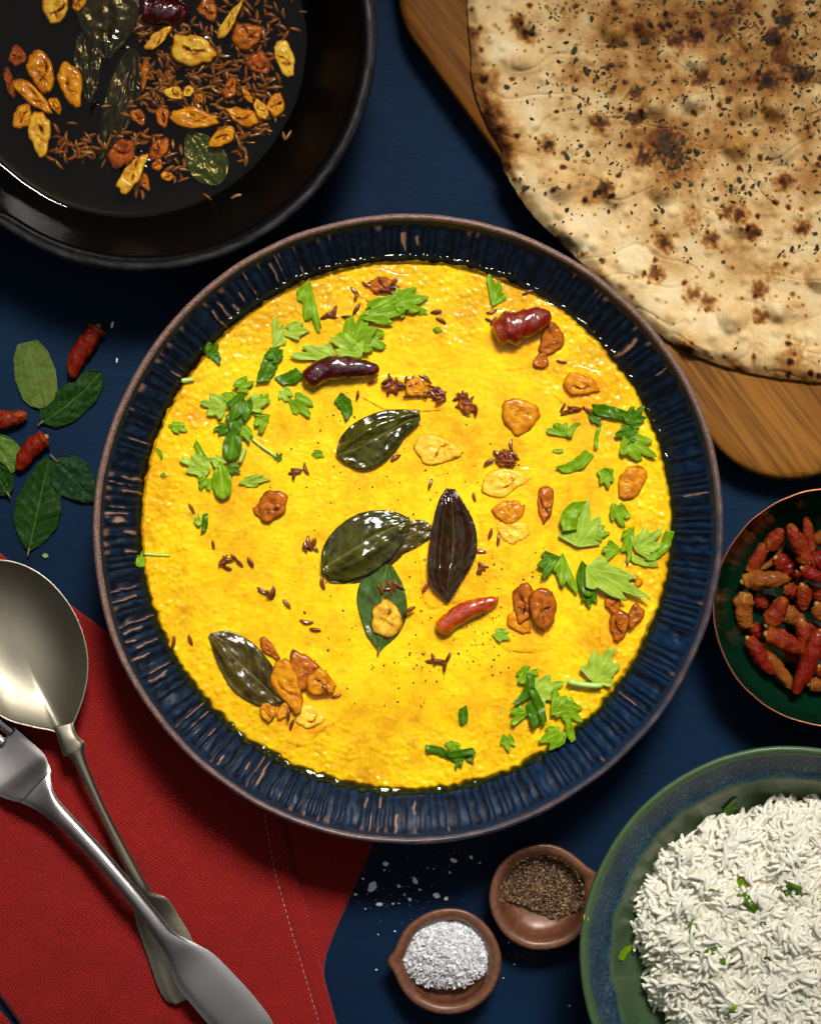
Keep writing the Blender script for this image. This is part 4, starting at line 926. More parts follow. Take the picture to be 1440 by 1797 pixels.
for (x, y, sx, sy, n) in [(262, 44, 22, 16, 12), (300, 100, 26, 24, 14), (345, 62, 24, 14, 8), (300, 140, 34, 22, 22), (385, 110, 22, 22, 16), (430, 120, 26, 26, 20), (262, 150, 14, 20, 12), (330, 185, 48, 14, 18), (372, 150, 30, 16, 14), (430, 232, 24, 20, 26), (450, 215, 22, 12, 8), (118, 252, 22, 14, 12), (150, 266, 20, 10, 12), (235, 235, 24, 14, 12), (310, 285, 20, 14, 10), (478, 32, 20, 20, 12), (400, 35, 40, 16, 12), (470, 140, 16, 20, 10), (245, 330, 16, 8, 5)]:
    for _ in range(int(n * 2.1)):
        px = random.gauss(x, sx * 1.1); py = random.gauss(y, sy * 1.1)
        if (px - 225) ** 2 + (py - 70) ** 2 > 296 ** 2: continue
        aa = random.choice([random.uniform(0, 180), random.uniform(-30, 30), random.uniform(50, 90)]); zz = .0086 + random.uniform(0, .0034); npan += 1
        if npan % 5 != 0:
            V_, Q_, T_ = CSEED[npan % 4]; from mathutils import Euler
            bulk.append((V_ @ np.array(Euler((npan, random.uniform(-.3, .3), -radians(aa))).to_matrix()).T + np.array(P(px, py, zz - .0008)), Q_, T_)); continue
        cumin(px, py, aa, zz, CM1, "thin reddish brown cumin seed lying in the dark oil of the pan", "cumin seeds in the pan oil", 1.05)
off = np.cumsum([0] + [len(b[0]) for b in bulk])
obj("cumin_seeds", new_mesh("cumin_seeds", np.vstack([b[0] for b in bulk]), np.vstack([b[1] + o_ for b, o_ in zip(bulk, off)]), np.vstack([b[2] + o_ for b, o_ in zip(bulk, off)])), CUMIN, label="dense layer of reddish brown cumin seeds sunk deeper in the pan oil", cat="cumin", kind="stuff")
for x, y, a, lab in [(415, 344, -18, "lone cumin seed stuck below the oil on the black pan wall"), (365, 346, 40, "cumin seed at the lower edge of the pan oil, left of the lone one"), (499, 240, 70, "cumin seed stuck on the right wall of the pan"), (506, 237, -60, "cumin seed crossing the one on the right wall of the pan"), (534, 20, 0, "pale cumin seed on the top right wall of the pan")]:
    r = np.hypot(x - 228, y - 68); z = float(np.interp(r, [290, 312, 328, 352, 381], [.007, .0092, .015, .030, .0478])) + .0006
    cumin(x, y, a, z, CM1, lab, None, 1.05)
# oil surface with menisci
nr, ns = 90, 420; t_ = np.linspace(0, 2 * pi, ns, endpoint=False)
Ro = 318 + 4 * fbm(np.cos(t_) * 2.2, np.sin(t_) * 2.2, 95); rho = np.linspace(.005, 1, nr)
PX = 226 + rho[:, None] * Ro * np.cos(t_); PY = 70 - rho[:, None] * Ro * np.sin(t_)
Z = .0118 + .0010 * np.exp(-((1 - rho[:, None]) * Ro) / 4) + .00004 * fbm(PX / 40, PY / 40, 96, 2)
for (x, y, rr_, hh) in [(338, 88, 34, .0009), (234, 302, 34, .0014), (290, 15, 34, .0012), (165, 195, 20, .0008), (192, 70, 22, .0008), (345, 208, 26, .0008), (435, 165, 18, .0006), (232, 165, 18, .0006), (360, 270, 26, .0005), (404, 35, 24, .0006), (125, 150, 24, .0006), (220, 100, 16, .0006)]:
    dd = np.hypot(PX - x, PY - y) / rr_; Z = Z + hh * np.exp(-dd ** 2) * (1 + .5 * vnoise(PX / 9, PY / 9, 97))
oil_loc = P(226, 70, .0118)
TP = PA(PX, PY, Z).reshape(-1, 3)
V = np.vstack([TP, TP[:ns].mean(0)[None]]) - np.array(oil_loc)
j = np.arange(ns)
obj("spiced_oil", new_mesh("spiced_oil", V, grid_q(nr, ns, True), np.stack([j, (j + 1) % ns, np.full(ns, nr * ns)], -1)), OIL, None, oil_loc, "pool of dark amber oil covering the garlic and cumin in the black pan", "oil")

# ------------------------------------------------------------------ wooden board
ang = math.atan2(740, 555)      # direction of its long edge in the picture
out = interp_closed([(697, -60), (699, 5), (712, 52), (748, 106), (850, 246), (1000, 446), (1160, 658), (1236, 762), (1268, 800), (1310, 828), (1366, 843), (1430, 838), (1500, 806), (1700, 660), (1900, 510), (1960, 440), (1950, 350), (1800, 150), (1500, -250), (1400, -370), (1320, -400), (1240, -370), (900, -170), (760, -110)], 500)
cxy = np.array([1290, 210.]); zt = .018
rings_t = []
for f, z in ((.02, zt), (.5, zt), (.93, zt), (.975, zt - .0001), (.988, zt - .0012), (.996, zt - .0035), (1.0, zt - .007), (1.0, .006), (.992, .002), (.98, .0)):
    p = cxy + (out - cxy) * f; rings_t.append(PA(p[:, 0], p[:, 1], np.full(len(p), z)))
R = np.array(rings_t)
loc = P(cxy[0], cxy[1], 0)
V = R - np.array(loc)
# keep x along the grain: rotate the object so its local y runs along the long edge
rz = -(ang) + pi / 2; rz = math.atan2(-740, 555) - pi / 2
ca, sa = cos(-rz), sin(-rz)
V2 = V.copy(); V2[..., 0] = V[..., 0] * ca - V[..., 1] * sa; V2[..., 1] = V[..., 0] * sa + V[..., 1] * ca
r_, c_, _ = V2.shape; VV = np.vstack([V2.reshape(-1, 3), V2[0].mean(0)[None], V2[-1].mean(0)[None]])
j = np.arange(c_); k = (j + 1) % c_; n = r_ * c_
A0, A1, A2 = V2[0][0], V2[0][1], V2[1][0]
flip = np.cross(A2 - A0, A1 - A0)[2] < 0
Q = grid_q(r_, c_, True, flip=bool(flip)); T = np.vstack([np.stack([j, k, np.full(c_, n)], -1), np.stack([k + n - c_, j + n - c_, np.full(c_, n + 1)], -1)])
obj("wooden_board", new_mesh("wooden_board", VV, Q, T), WOOD, None, loc, "brown oiled wooden board with rounded corners under the flatbread", "board", rot=(0, 0, rz))

# ------------------------------------------------------------------ flatbread
bo = interp_closed([(822, -30), (821, 40), (826, 95), (826, 130), (836, 175), (858, 225), (880, 262), (880, 290), (902, 332), (934, 378), (975, 418), (1020, 462), (1068, 505), (1108, 540), (1140, 575), (1196, 612), (1260, 640), (1330, 658), (1400, 668), (1470, 668), (1580, 620), (1680, 500), (1730, 330), (1720, 120), (1640, -60), (1500, -180), (1300, -240), (1080, -220), (920, -150), (850, -90)], 1100)
bc = np.array([1262., 205.]); nr = 215
def bread_h(px, py, edge):
    h = .0045 + .0026 * fbm(px / 170, py / 170, 201, 3) + .0022 * sm(0, 40, edge) * (1 - .6 * sm(40, 110, edge))
    d, q = worley(px / 74, py / 74, 205, .45); h = h + .0046 * sm(.46, .0, d) * (q > .55) * (.4 + q)
    d, q = worley(px / 30 + 3, py / 30, 207, .5); h = h + .0013 * sm(.45, .0, d) * (q > .5)
    h = h + .00028 * fbm(px / 16, py / 16, 209, 3) - .0005 * sm(.05, 0.0, np.abs(fbm(px / 190 + 4, py / 110, 211, 2)))
    return h * sm(-6, 22, edge) ** .5
th_b = None
rho = np.linspace(.01, 1, nr)[:, None] ** .9
jag = 1 + .004 * vnoise(np.arange(len(bo)) * .21, np.zeros(len(bo)), 220)[None]
PX = bc[0] + (bo[:, 0] - bc[0])[None] * rho * jag; PY = bc[1] + (bo[:, 1] - bc[1])[None] * rho * jag
edge = (1 - rho) * np.hypot(bo[:, 0] - bc[0], bo[:, 1] - bc[1])[None]
hb = bread_h(PX, PY, edge)
char = .17 + .30 * fbm(PX / 70, PY / 70, 231, 5)
d, q = worley(PX / 26, PY / 26, 233); dens = .88 - .25 * sm(0.1, .5, fbm(PX / 150, PY / 150, 239, 2) + .2)
wob_ = .25 * fbm(PX / 10, PY / 10, 234, 3)
char += .62 * sm(.30, .02, d + wob_ * .8) * sm(dens - .1, dens + .15, q)
d, q = worley(PX / 58 + 7, PY / 58, 235); char += .50 * sm(.42, .0, d + wob_) * (q > .72)
d, q = worley(PX / 12 + 2, PY / 12, 236); char += .34 * sm(.40, .05, d) * (q > .93)
up = sm(520, 0, PY + .35 * (1440 - PX)) ; char += .30 * sm(480, 60, PY) * sm(930, 1100, PX) * (.6 + .8 * fbm(PX / 40, PY / 40, 237, 3))
lf = np.exp(-((PX - 845 - (PY - 100) * .16) / 34) ** 2) * sm(90, 140, PY) * sm(320, 260, PY); char += .50 * lf * (.75 + .7 * fbm(PX / 18, PY / 18, 238, 3))
char += .22 * sm(26, 6, edge) * (.5 + .9 * fbm(PX / 26, PY / 26, 240, 3)); char -= .12 * sm(30, 60, edge) * sm(110, 70, edge) * sm(350, 450, PY)
for x, y, s_, a_ in [(1188, 272, 44, .42), (1165, 240, 20, .3), (1010, 130, 26, .2), (1120, 45, 30, .25), (1215, 385, 24, .4), (1290, 55, 46, .2), (1370, 120, 40, .25), (1400, 620, 34, .35), (1360, 478, 26, .3), (1290, 640, 14, .2), (1300, 330, 26, .2), (884, 292, 15, .4), (1040, 350, 16, .25), (832, 60, 14, .35), (1330, 600, 24, .2)]:
    char += a_ * np.exp(-(np.hypot(PX - x, PY - y) / s_) ** 2) * (.8 + .9 * fbm(PX / 8, PY / 8, int(x), 3))
char = np.clip(char, 0, 1)
ZB = .0183
TP = PA(PX, PY, ZB + hb); BT = PA(bc[0] + (PX - bc[0]) * .992, bc[1] + (PY - bc[1]) * .992, np.minimum(np.full(PX.shape, ZB + .0002), ZB + hb - .0004))
bl = P(bc[0], bc[1], ZB)
A = (TP[1, 0] - TP[0, 0]); B_ = (TP[0, 1] - TP[0, 0])
if np.cross(A, B_)[2] < 0: TP = TP[:, ::-1]; BT = BT[:, ::-1]; char = char[:, ::-1]
V, Q, T = disc(TP - np.array(bl), BT - np.array(bl))
obj("flatbread", new_mesh("flatbread", V, Q, T, dict(char=np.r_[char.ravel(), char.ravel(), .2, .2])), BREAD, None, bl, "large blistered golden flatbread with charred spots and dried herbs on the wooden board", "flatbread")
# radial lookup of the bread top
ang_b = np.arctan2(bo[:, 1] - bc[1], bo[:, 0] - bc[0]); rad_b = np.hypot(bo[:, 0] - bc[0], bo[:, 1] - bc[1]); so = np.argsort(ang_b)
def bread_z(px, py):
    a = np.arctan2(py - bc[1], px - bc[0]); R_ = np.interp(a, ang_b[so], rad_b[so]); e = R_ - np.hypot(px - bc[0], py - bc[1])
    return ZB + bread_h(px, py, e), e
# dried herb flakes
def flake(sz, seed, thick=.00025):
    r_ = random.Random(seed); n = r_.choice((5, 6, 7)); el = r_.uniform(.35, .8)
    p = [(cos(2 * pi * k / n) * sz * r_.uniform(.6, 1.2), sin(2 * pi * k / n) * sz * el * r_.uniform(.5, 1.2), r_.uniform(-.12, .25) * sz) for k in range(n)]
    V = [(x, y, z + thick) for x, y, z in p] + [(x, y, z) for x, y, z in p] + [(0, 0, thick + sz * .12), (0, 0, 0)]
    T = []
    for k in range(n):
        q = (k + 1) % n; T += [(k, q, 2 * n), (q + n, k + n, 2 * n + 1), (k, k + n, q + n), (k, q + n, q)]
    return np.array(V), np.array(T)
FM = []
for k in range(7):
    V, T = flake(1.0, 300 + k, .07); me = new_mesh("herb_flake", V, None, T, smooth=False); me.materials.append(HERB); FM.append((V, T, me))
cand = []
while len(cand) < 1500:
    x = random.uniform(870, 1440); y = random.uniform(-40, 640)
    d_ = .04 + 1.0 * float(sm(560, 120, y + .15 * (1440 - x) * .8)) * float(sm(890, 1060, x))
    d_ *= .12 + 1.6 * max(0, .25 + float(fbm(x / 60, y / 60, 251, 3)))
    if random.random() < d_:
        cand.append((x, y, min(7.5, 1.2 + random.expovariate(.7))))
cl_ = [(1188, 272, 20, 60), (1165, 250, 16, 20), (1068, 325, 7, 8), (1290, 330, 26, 30), (1390, 120, 24, 30), (1050, 130, 18, 16), (1300, 40, 30, 30), (1400, 440, 16, 14)]
for x, y, s_, n in cl_:
    for _ in range(n): cand.append((random.gauss(x, s_), random.gauss(y, s_ * .7), min(9, 1.6 + random.expovariate(.5))))
cand.sort(key=lambda c: -c[2])
SV, ST, nn_ = [], [], 0
for k, (x, y, s_) in enumerate(cand):
    z, e = bread_z(np.array(x), np.array(y)); z = float(z)
    if e < 8: continue
    V, T, me = FM[k % 7]; a = random.uniform(0, 6.28)
    if k < 280:
        o = obj("herb_flake", me, None, None, P(x, y, z + .0002), "dark green dried herb flake sprinkled on the flatbread", "herb", "dried herb flakes on the flatbread", rot=(random.uniform(-.3, .3), random.uniform(-.3, .3), a)); o.scale = (s_ * S0,) * 3
    else:
        v = V * s_ * S0; v = np.stack([v[:, 0] * cos(a) - v[:, 1] * sin(a), v[:, 0] * sin(a) + v[:, 1] * cos(a), v[:, 2]], 1) + np.array(P(x, y, z + .0001))
        SV.append(v); ST.append(T + nn_); nn_ += len(v)
obj("herb_crumbs", new_mesh("herb_crumbs", np.vstack(SV), None, np.vstack(ST), smooth=False), HERB, label="fine dried herb crumbs sprinkled over the flatbread", cat="herb", kind="stuff")

# ------------------------------------------------------------------ fresh curry leaves and chillies on the table
tz = flat_z(.0)
curry_leaf("curry_leaf", (76, 716), (48, 600), 74, LF_PALE, tz, "pale green curry leaf with its underside up at the left of the table", lift=.0014, seed=31, wfun=((0, .06, .2, .5, .8, .97, 1), (.18, .55, .86, 1, .84, .55, .46)), cup=.03)
curry_leaf("curry_leaf", (72, 742), (178, 654), 62, LF_DARK, tz, "dark green curry leaf lying under the upper red chilli on the table", lift=.0012, seed=32, bend=.04, stem=8, wfun=((0, .1, .35, .7, .92, 1), (.1, .72, 1, .92, .6, .12)))
curry_leaf("curry_leaf", (96, 806), (167, 881), 76, LF_DEEP, tz, "broad deep green curry leaf touching the rim of the big bowl", lift=.0016, seed=33, stem=12, cup=.02)
curry_leaf("curry_leaf", (50, 968), (86, 806), 82, LF_DARK, tz, "long dark green curry leaf pointing down between the spoon and the chilli", lift=.0014, seed=34, stem=9, wfun=((0, .1, .3, .5, .75, .95, 1), (.05, .5, .95, 1, .72, .36, .22)))
curry_leaf("curry_leaf", (22, 830), (-14, 758), 66, LF_MID, tz, "yellow green curry leaf cut by the left edge below the orange chilli", lift=.0010, seed=35)
curry_leaf("curry_leaf", (15, 868), (-26, 798), 50, LF_DARK, tz, "small dark curry leaf over the yellow green one at the left edge", lift=.0026, seed=36, stem=6)
chilli((172, 572), (126, 664), 34, CH_RED, .0008, "long dried red chilli standing on the dark leaf near the pan", seed=41, bend=.06, end=.8, big=.35, tilt=0)
chilli((-42, 742), (48, 729), 34, CH_DRY, .0008, "orange dried chilli cut by the left edge of the photo", seed=42, bend=.0, big=.4)
chilli((80, 766), (29, 824), 32, CH_RED, .0008, "short dried red chilli between the lower curry leaves", seed=43, bend=.05, end=.8, big=.3)
def crumb(name, x, y, L, W, a, z, mat, label, cat, group=None, seed=0, t=.0006):
    nr_, ns_ = 3, 9; ph = np.linspace(0, 2 * pi, ns_, endpoint=False)
    ir = 1 + .45 * vnoise(np.cos(ph) * 2 + seed * 1.7, np.sin(ph) * 2, seed)
    Tp = []; Bt = []
    for rh in (.1, .7, 1):
        lx = rh * ir * np.cos(ph) * L / 2; ly = rh * ir * np.sin(ph) * W / 2; aa = radians(a)
        px = x + lx * cos(aa) - ly * sin(aa); py = y + lx * sin(aa) + ly * cos(aa)
        Tp.append(PA(px, py, np.full(ns_, z + t))); Bt.append(PA(px, py, np.full(ns_, z)))
    loc = P(x, y, z); V, Q, T = disc(np.array(Tp) - np.array(loc), np.array(Bt) - np.array(loc))
    return obj(name, new_mesh(name, V, Q, T, smooth=False), mat, None, loc, label, cat, group)
crumb("leaf_crumb", 79, 975, 11, 8, 20, .0001, GCRUMB, "tiny green leaf crumb on the table right of the long dark leaf", "crumb", seed=3)
crumb("white_crumb", 197, 570, 12, 5, 110, .0001, SALT, "white salt crumb right of the long dried red chilli", "salt flake", seed=4)
crumb("white_crumb", 205, 632, 8, 3, 90, .0001, SALT, "thin white crumb on the table between the chilli and the bowl", "salt flake", seed=5)

# ------------------------------------------------------------------ napkin
def cloth(name, outline, c, zt_, zb, nr, ns, seed, amp, folds, loc, parent):
    o_ = interp_closed(outline, ns); c = np.array(c, float); rho = np.linspace(.01, 1, nr)[:, None]
    PX = c[0] + (o_[:, 0] - c[0])[None] * rho; PY = c[1] + (o_[:, 1] - c[1])[None] * rho
    e = (1 - rho) * np.hypot(o_[:, 0] - c[0], o_[:, 1] - c[1])[None]
    z = zt_ + amp * 1.5 * fbm(PX / 130, PY / 130, seed, 3) + .0002 * vnoise(PX / 15, PY / 15, seed + 1)
    for f in folds: z = z + f(PX, PY)
    z = z - (z - zb - .0008) * (1 - sm(0, 9, e)) ** 2
    z = np.maximum(z, zb + .0005)
    Tp = PA(PX, PY, z); Bt = PA(PX, PY, np.full(PX.shape, zb) + 0 * z)
    if np.cross(Tp[1, 0] - Tp[0, 0], Tp[0, 1] - Tp[0, 0])[2] < 0: Tp = Tp[:, ::-1]; Bt = Bt[:, ::-1]
    V, Q, T = disc(Tp - np.array(loc), Bt - np.array(loc))
    return obj(name, new_mesh(name, V, Q, T), LINEN, parent)
nloc = P(220, 1500, 0)
napkin = root("red_napkin", nloc, "folded dark red woven linen napkin under the spoon and fork with a stitched hem", "napkin")
def hemline(py): return np.interp(py, [1330, 1440, 1530, 1640, 1720, 1797, 1950], [455, 465, 482, 513, 537, 560, 610])
def nap_folds(PX, PY):
    h = .0010 * np.exp(-(((PX - PY * .35 + 180) / 60) ** 2)) * 0
    h = h + .0016 * np.sin((PX * .75 + PY * .35) / 95.) * sm(1000, 1200, PY) + .0012 * vnoise(PX / 75 + PY / 160, PY / 210, 333) + .0007 * (1 - 2 * np.abs(vnoise(PX / 60 + PY / 200, PY / 190, 334)))
    hl = hemline(PY); h = h - .0006 * np.exp(-((PX - hl) / 4) ** 2) + .0004 * sm(hl - 2, hl + 10, PX)
    return h
ntop = lambda px, py: .0062
cloth("top_fold", [(-60, 958), (20, 985), (100, 1044), (190, 1110), (300, 1195), (430, 1300), (492, 1380), (505, 1470), (531, 1570), (562, 1690), (592, 1800), (650, 1990), (500, 2010), (300, 1970), (110, 1900), (34, 1797), (-16, 1730), (-120, 1600), (-260, 1380), (-220, 1120)], (200, 1480), .0058, .0032, 150, 700, 301, .0012, [nap_folds], nloc, napkin)
cloth("under_fold", [(330, 1330), (560, 1370), (668, 1430), (652, 1490), (608, 1590), (572, 1680), (560, 1760), (480, 1800), (300, 1800), (240, 1560)], (450, 1560), .0026, .0002, 60, 300, 311, .0005, [], nloc, napkin)
cloth("lower_layer", [(-300, 1560), (-60, 1720), (40, 1830), (60, 1960), (-120, 1980), (-320, 1880)], (-130, 1800), .0026, .0002, 40, 200, 312, .0004, [], nloc, napkin)
# stitches
y = 1432.0; k = 0
sm_me = None
V, Q, T = tube(np.array([[-.0010, 0, 0], [-.0005, 0, .0002], [.0005, 0, .0002], [.0010, 0, 0]]), np.array([.00008, .00016, .00016, .00008]), 6)
st_me = new_mesh("stitch", V, Q, T); st_me.materials.append(THREAD)
while y < 1830:
    x = float(hemline(y)); dx = float(hemline(y + 5) - hemline(y - 5)) / 10
    zc = .0058 + float(.0018 * fbm(np.array(x / 130), np.array(y / 130), 301, 3)) + float(nap_folds(np.array(x), np.array(y))) + .0003
    o = obj("stitch", st_me, None, napkin, tuple(np.array(P(x, y, zc)) - np.array(nloc)), rot=(0, 0, math.atan2(-1, dx))); y += 10.5

# ------------------------------------------------------------------ cutlery
def ribbon(name, Lp, Rp, zc, thick, mat, parent, loc, n=90, crown=.0006, nv=11, hollow=0.0, edge=.5):
    Lp = path(Lp, n); Rp = path(Rp, n); z = np.interp(np.linspace(0, 1, n), zc[0], zc[1])
    k = np.ones(3) ; z = np.convolve(np.pad(z, 6, mode='edge'), np.ones(13) / 13, 'valid')
    v = np.linspace(0, 1, nv)[None]
    px = Lp[:, :1] * (1 - v) + Rp[:, :1] * v; py = Lp[:, 1:] * (1 - v) + Rp[:, 1:] * v
    s = 2 * v - 1; pr = np.sqrt(np.clip(1 - np.abs(s) ** 4, 0, 1))
    th_ = np.interp(np.linspace(0, 1, n), thick[0], thick[1])[:, None]
    cr = np.interp(np.linspace(0, 1, n), np.linspace(0, 1, len(np.atleast_1d(crown))) if np.ndim(crown) else [0, 1], crown if np.ndim(crown) else [crown, crown])[:, None]
    zt = z[:, None] + th_ * edge * pr + cr * (1 - s ** 2)
    zb = z[:, None] - th_ * (1 - edge) * pr + cr * (1 - s ** 2) * .6
    Tp = PA(px, py, zt); Bt = PA(px, py, zb)
    if np.cross(Tp[1, 0] - Tp[0, 0], Tp[0, 1] - Tp[0, 0])[2] < 0: Tp = Tp[:, ::-1]; Bt = Bt[:, ::-1]
    V, Q = shell(Tp - np.array(loc), Bt - np.array(loc))
    return obj(name, new_mesh(name, V, Q), mat, parent)
sl = P(110, 1290, .012)
spoon = root("table_spoon", sl, "tarnished old silver tablespoon resting bowl up on the red napkin under the fork", "spoon")
# bowl
eg = interp_closed([(116, 1291), (140, 1245), (153, 1195), (154, 1150), (142, 1100), (116, 1052), (78, 1012), (30, 987), (-20, 984), (-66, 1010), (-92, 1062), (-88, 1120), (-66, 1178), (-34, 1228), (8, 1262), (52, 1276), (92, 1284)], 160)
ec = np.array([34., 1135.]); rho = np.linspace(.02, 1, 34)[:, None]
PX = ec[0] + (eg[:, 0] - ec[0])[None] * rho; PY = ec[1] + (eg[:, 1] - ec[1])[None] * rho
rimz = .0225 - .0035 * (PY - 1290) / -300
dep = .0095
z = rimz - dep * (1 - rho ** 3.0) * np.ones_like(PX)
z = z + .0004 * (rho > .985)
z2 = rimz - dep * (1 - rho ** 3.0) - .0013 + .0004 * rho
Tp = PA(PX, PY, z); Bt = PA(PX, PY, z2)
if np.cross(Tp[1, 0] - Tp[0, 0], Tp[0, 1] - Tp[0, 0])[2] < 0: Tp = Tp[:, ::-1]; Bt = Bt[:, ::-1]
V, Q, T = disc(Tp - np.array(sl), Bt - np.array(sl)); obj("spoon_bowl", new_mesh("spoon_bowl", V, Q, T), SPOON, spoon)
ribbon("handle", [(92, 1276), (99, 1290), (106, 1312), (112, 1328), (124, 1330), (142, 1366), (174, 1430), (206, 1500), (232, 1554), (240, 1574), (234, 1590), (236, 1606), (243, 1633), (260, 1682), (278, 1734), (292, 1757), (304, 1763)],
       [(128, 1268), (133, 1286), (141, 1297), (149, 1304), (148, 1322), (158, 1352), (184, 1414), (222, 1486), (256, 1548), (268, 1566), (290, 1575), (302, 1588), (314, 1608), (338, 1650), (350, 1700), (344, 1745), (312, 1763)],
       ([0, .05, .3, .55, .8, 1], [.0225, .0232, .0215, .0165, .0105, .0100]), ([0, .1, .3, .6, .75, 1], [.0016, .0030, .0034, .0028, .0018, .0016]), SPOON, spoon, sl, crown=[.0002, .0010, .0012, .0008, .0003, .0002])
fl = P(240, 1570, .02)
fork = root("table_fork", fl, "polished steel fork lying across the spoon handle on the red napkin", "fork")
ribbon("handle", [(34, 1408), (62, 1421), (90, 1441), (126, 1474), (163, 1514), (196, 1552), (226, 1588), (250, 1618), (272, 1648), (290, 1675), (300, 1700), (310, 1730), (338, 1766), (366, 1798), (396, 1826), (426, 1842)],
       [(88, 1352), (90, 1374), (100, 1400), (136, 1440), (180, 1487), (212, 1524), (243, 1560), (274, 1598), (302, 1633), (326, 1648), (350, 1660), (376, 1676), (412, 1712), (448, 1752), (478, 1794), (480, 1822)],
       ([0, .1, .25, .45, .6, .8, 1], [.0180, .0205, .0245, .0255, .0235, .0195, .0150]), ([0, .15, .4, .7, 1], [.0018, .0034, .0036, .0022, .0018]), FORK, fork, fl, crown=[.0004, .0012, .0016, .0014, .0003, .0002, .0002])
# head plate with a shallow dish
ribbon("fork_head", [(-34, 1350), (-26, 1372), (-12, 1390), (8, 1401), (36, 1409)], [(24, 1276), (52, 1300), (76, 1322), (84, 1338), (90, 1356)],
       ([0, .5, 1], [.0105, .0125, .0182]), ([0, 1], [.0018, .0020]), FORK, fork, fl, n=30, crown=[-.0016, -.0012, .0004], nv=17)
# tines: four prongs running up-left from the head
dirv = np.array([-.78, -.62])
e0 = np.array([-34., 1350.]); e1 = np.array([24., 1276.])
for i in range(4):
    a0 = e0 + (e1 - e0) * (i * .27); a1 = e0 + (e1 - e0) * (i * .27 + .19)
    mid = (a0 + a1) / 2 + dirv * 190
    hw = (a1 - a0) / 2
    Ls = [a0 - dirv * 6, a0 + dirv * 60, a0 + dirv * 130 + hw * .15, mid - hw * .25]; Rs = [a1 - dirv * 6, a1 + dirv * 60, a1 + dirv * 130 - hw * .15, mid + hw * .25]
    ribbon("tine", Ls, Rs, ([0, .4, 1], [.0105, .0088, .0125]), ([0, 1], [.0022, .0014]), FORK, fork, fl, n=30, crown=.0004, nv=7)

# ------------------------------------------------------------------ chilli bowl
bcx, bcy = 1460, 1066
cl_loc = P(bcx, bcy, 0)
cb = root("chilli_bowl", cl_loc, "dark green glazed little bowl with a thin copper rim full of dried chillies", "bowl")
pf = dense([(bcx, bcy, 90, .0), (bcx, bcy, 120, .001), (bcx, bcy, 180, .014), (bcx, bcy, 207, .030), (bcx, bcy, 210, .0345)], 5)
V, Q, T = loft(lathe(pf, 200), cl_loc); obj("outer_wall", new_mesh("chilli_bowl_outer", V, Q, T[:200]), GREENG, cb)
pf = dense([(bcx, bcy, 210, .0345), (bcx, bcy, 209.3, .0352), (bcx, bcy, 207.5, .0352), (bcx, bcy, 206.5, .0344)], 4)
V, Q, T = loft(lathe(pf, 260, lambda th, k, r: .8 * vnoise(np.cos(th) * 6, np.sin(th) * 6, 3)), cl_loc, False); obj("rim", new_mesh("chilli_bowl_rim", V, Q), COPPER, cb)
pf = dense([(bcx, bcy, 206.5, .0344), (bcx, bcy, 203, .030), (bcx, bcy, 190, .020), (bcx, bcy, 165, .011), (bcx, bcy, 130, .006), (bcx, bcy, 60, .005), (bcx, bcy, 4, .005)], 6)
V, Q, T = loft(lathe(pf, 200), cl_loc); obj("inner_wall", new_mesh("chilli_bowl_inner", V, Q, T[200:]), GREENG, cb)
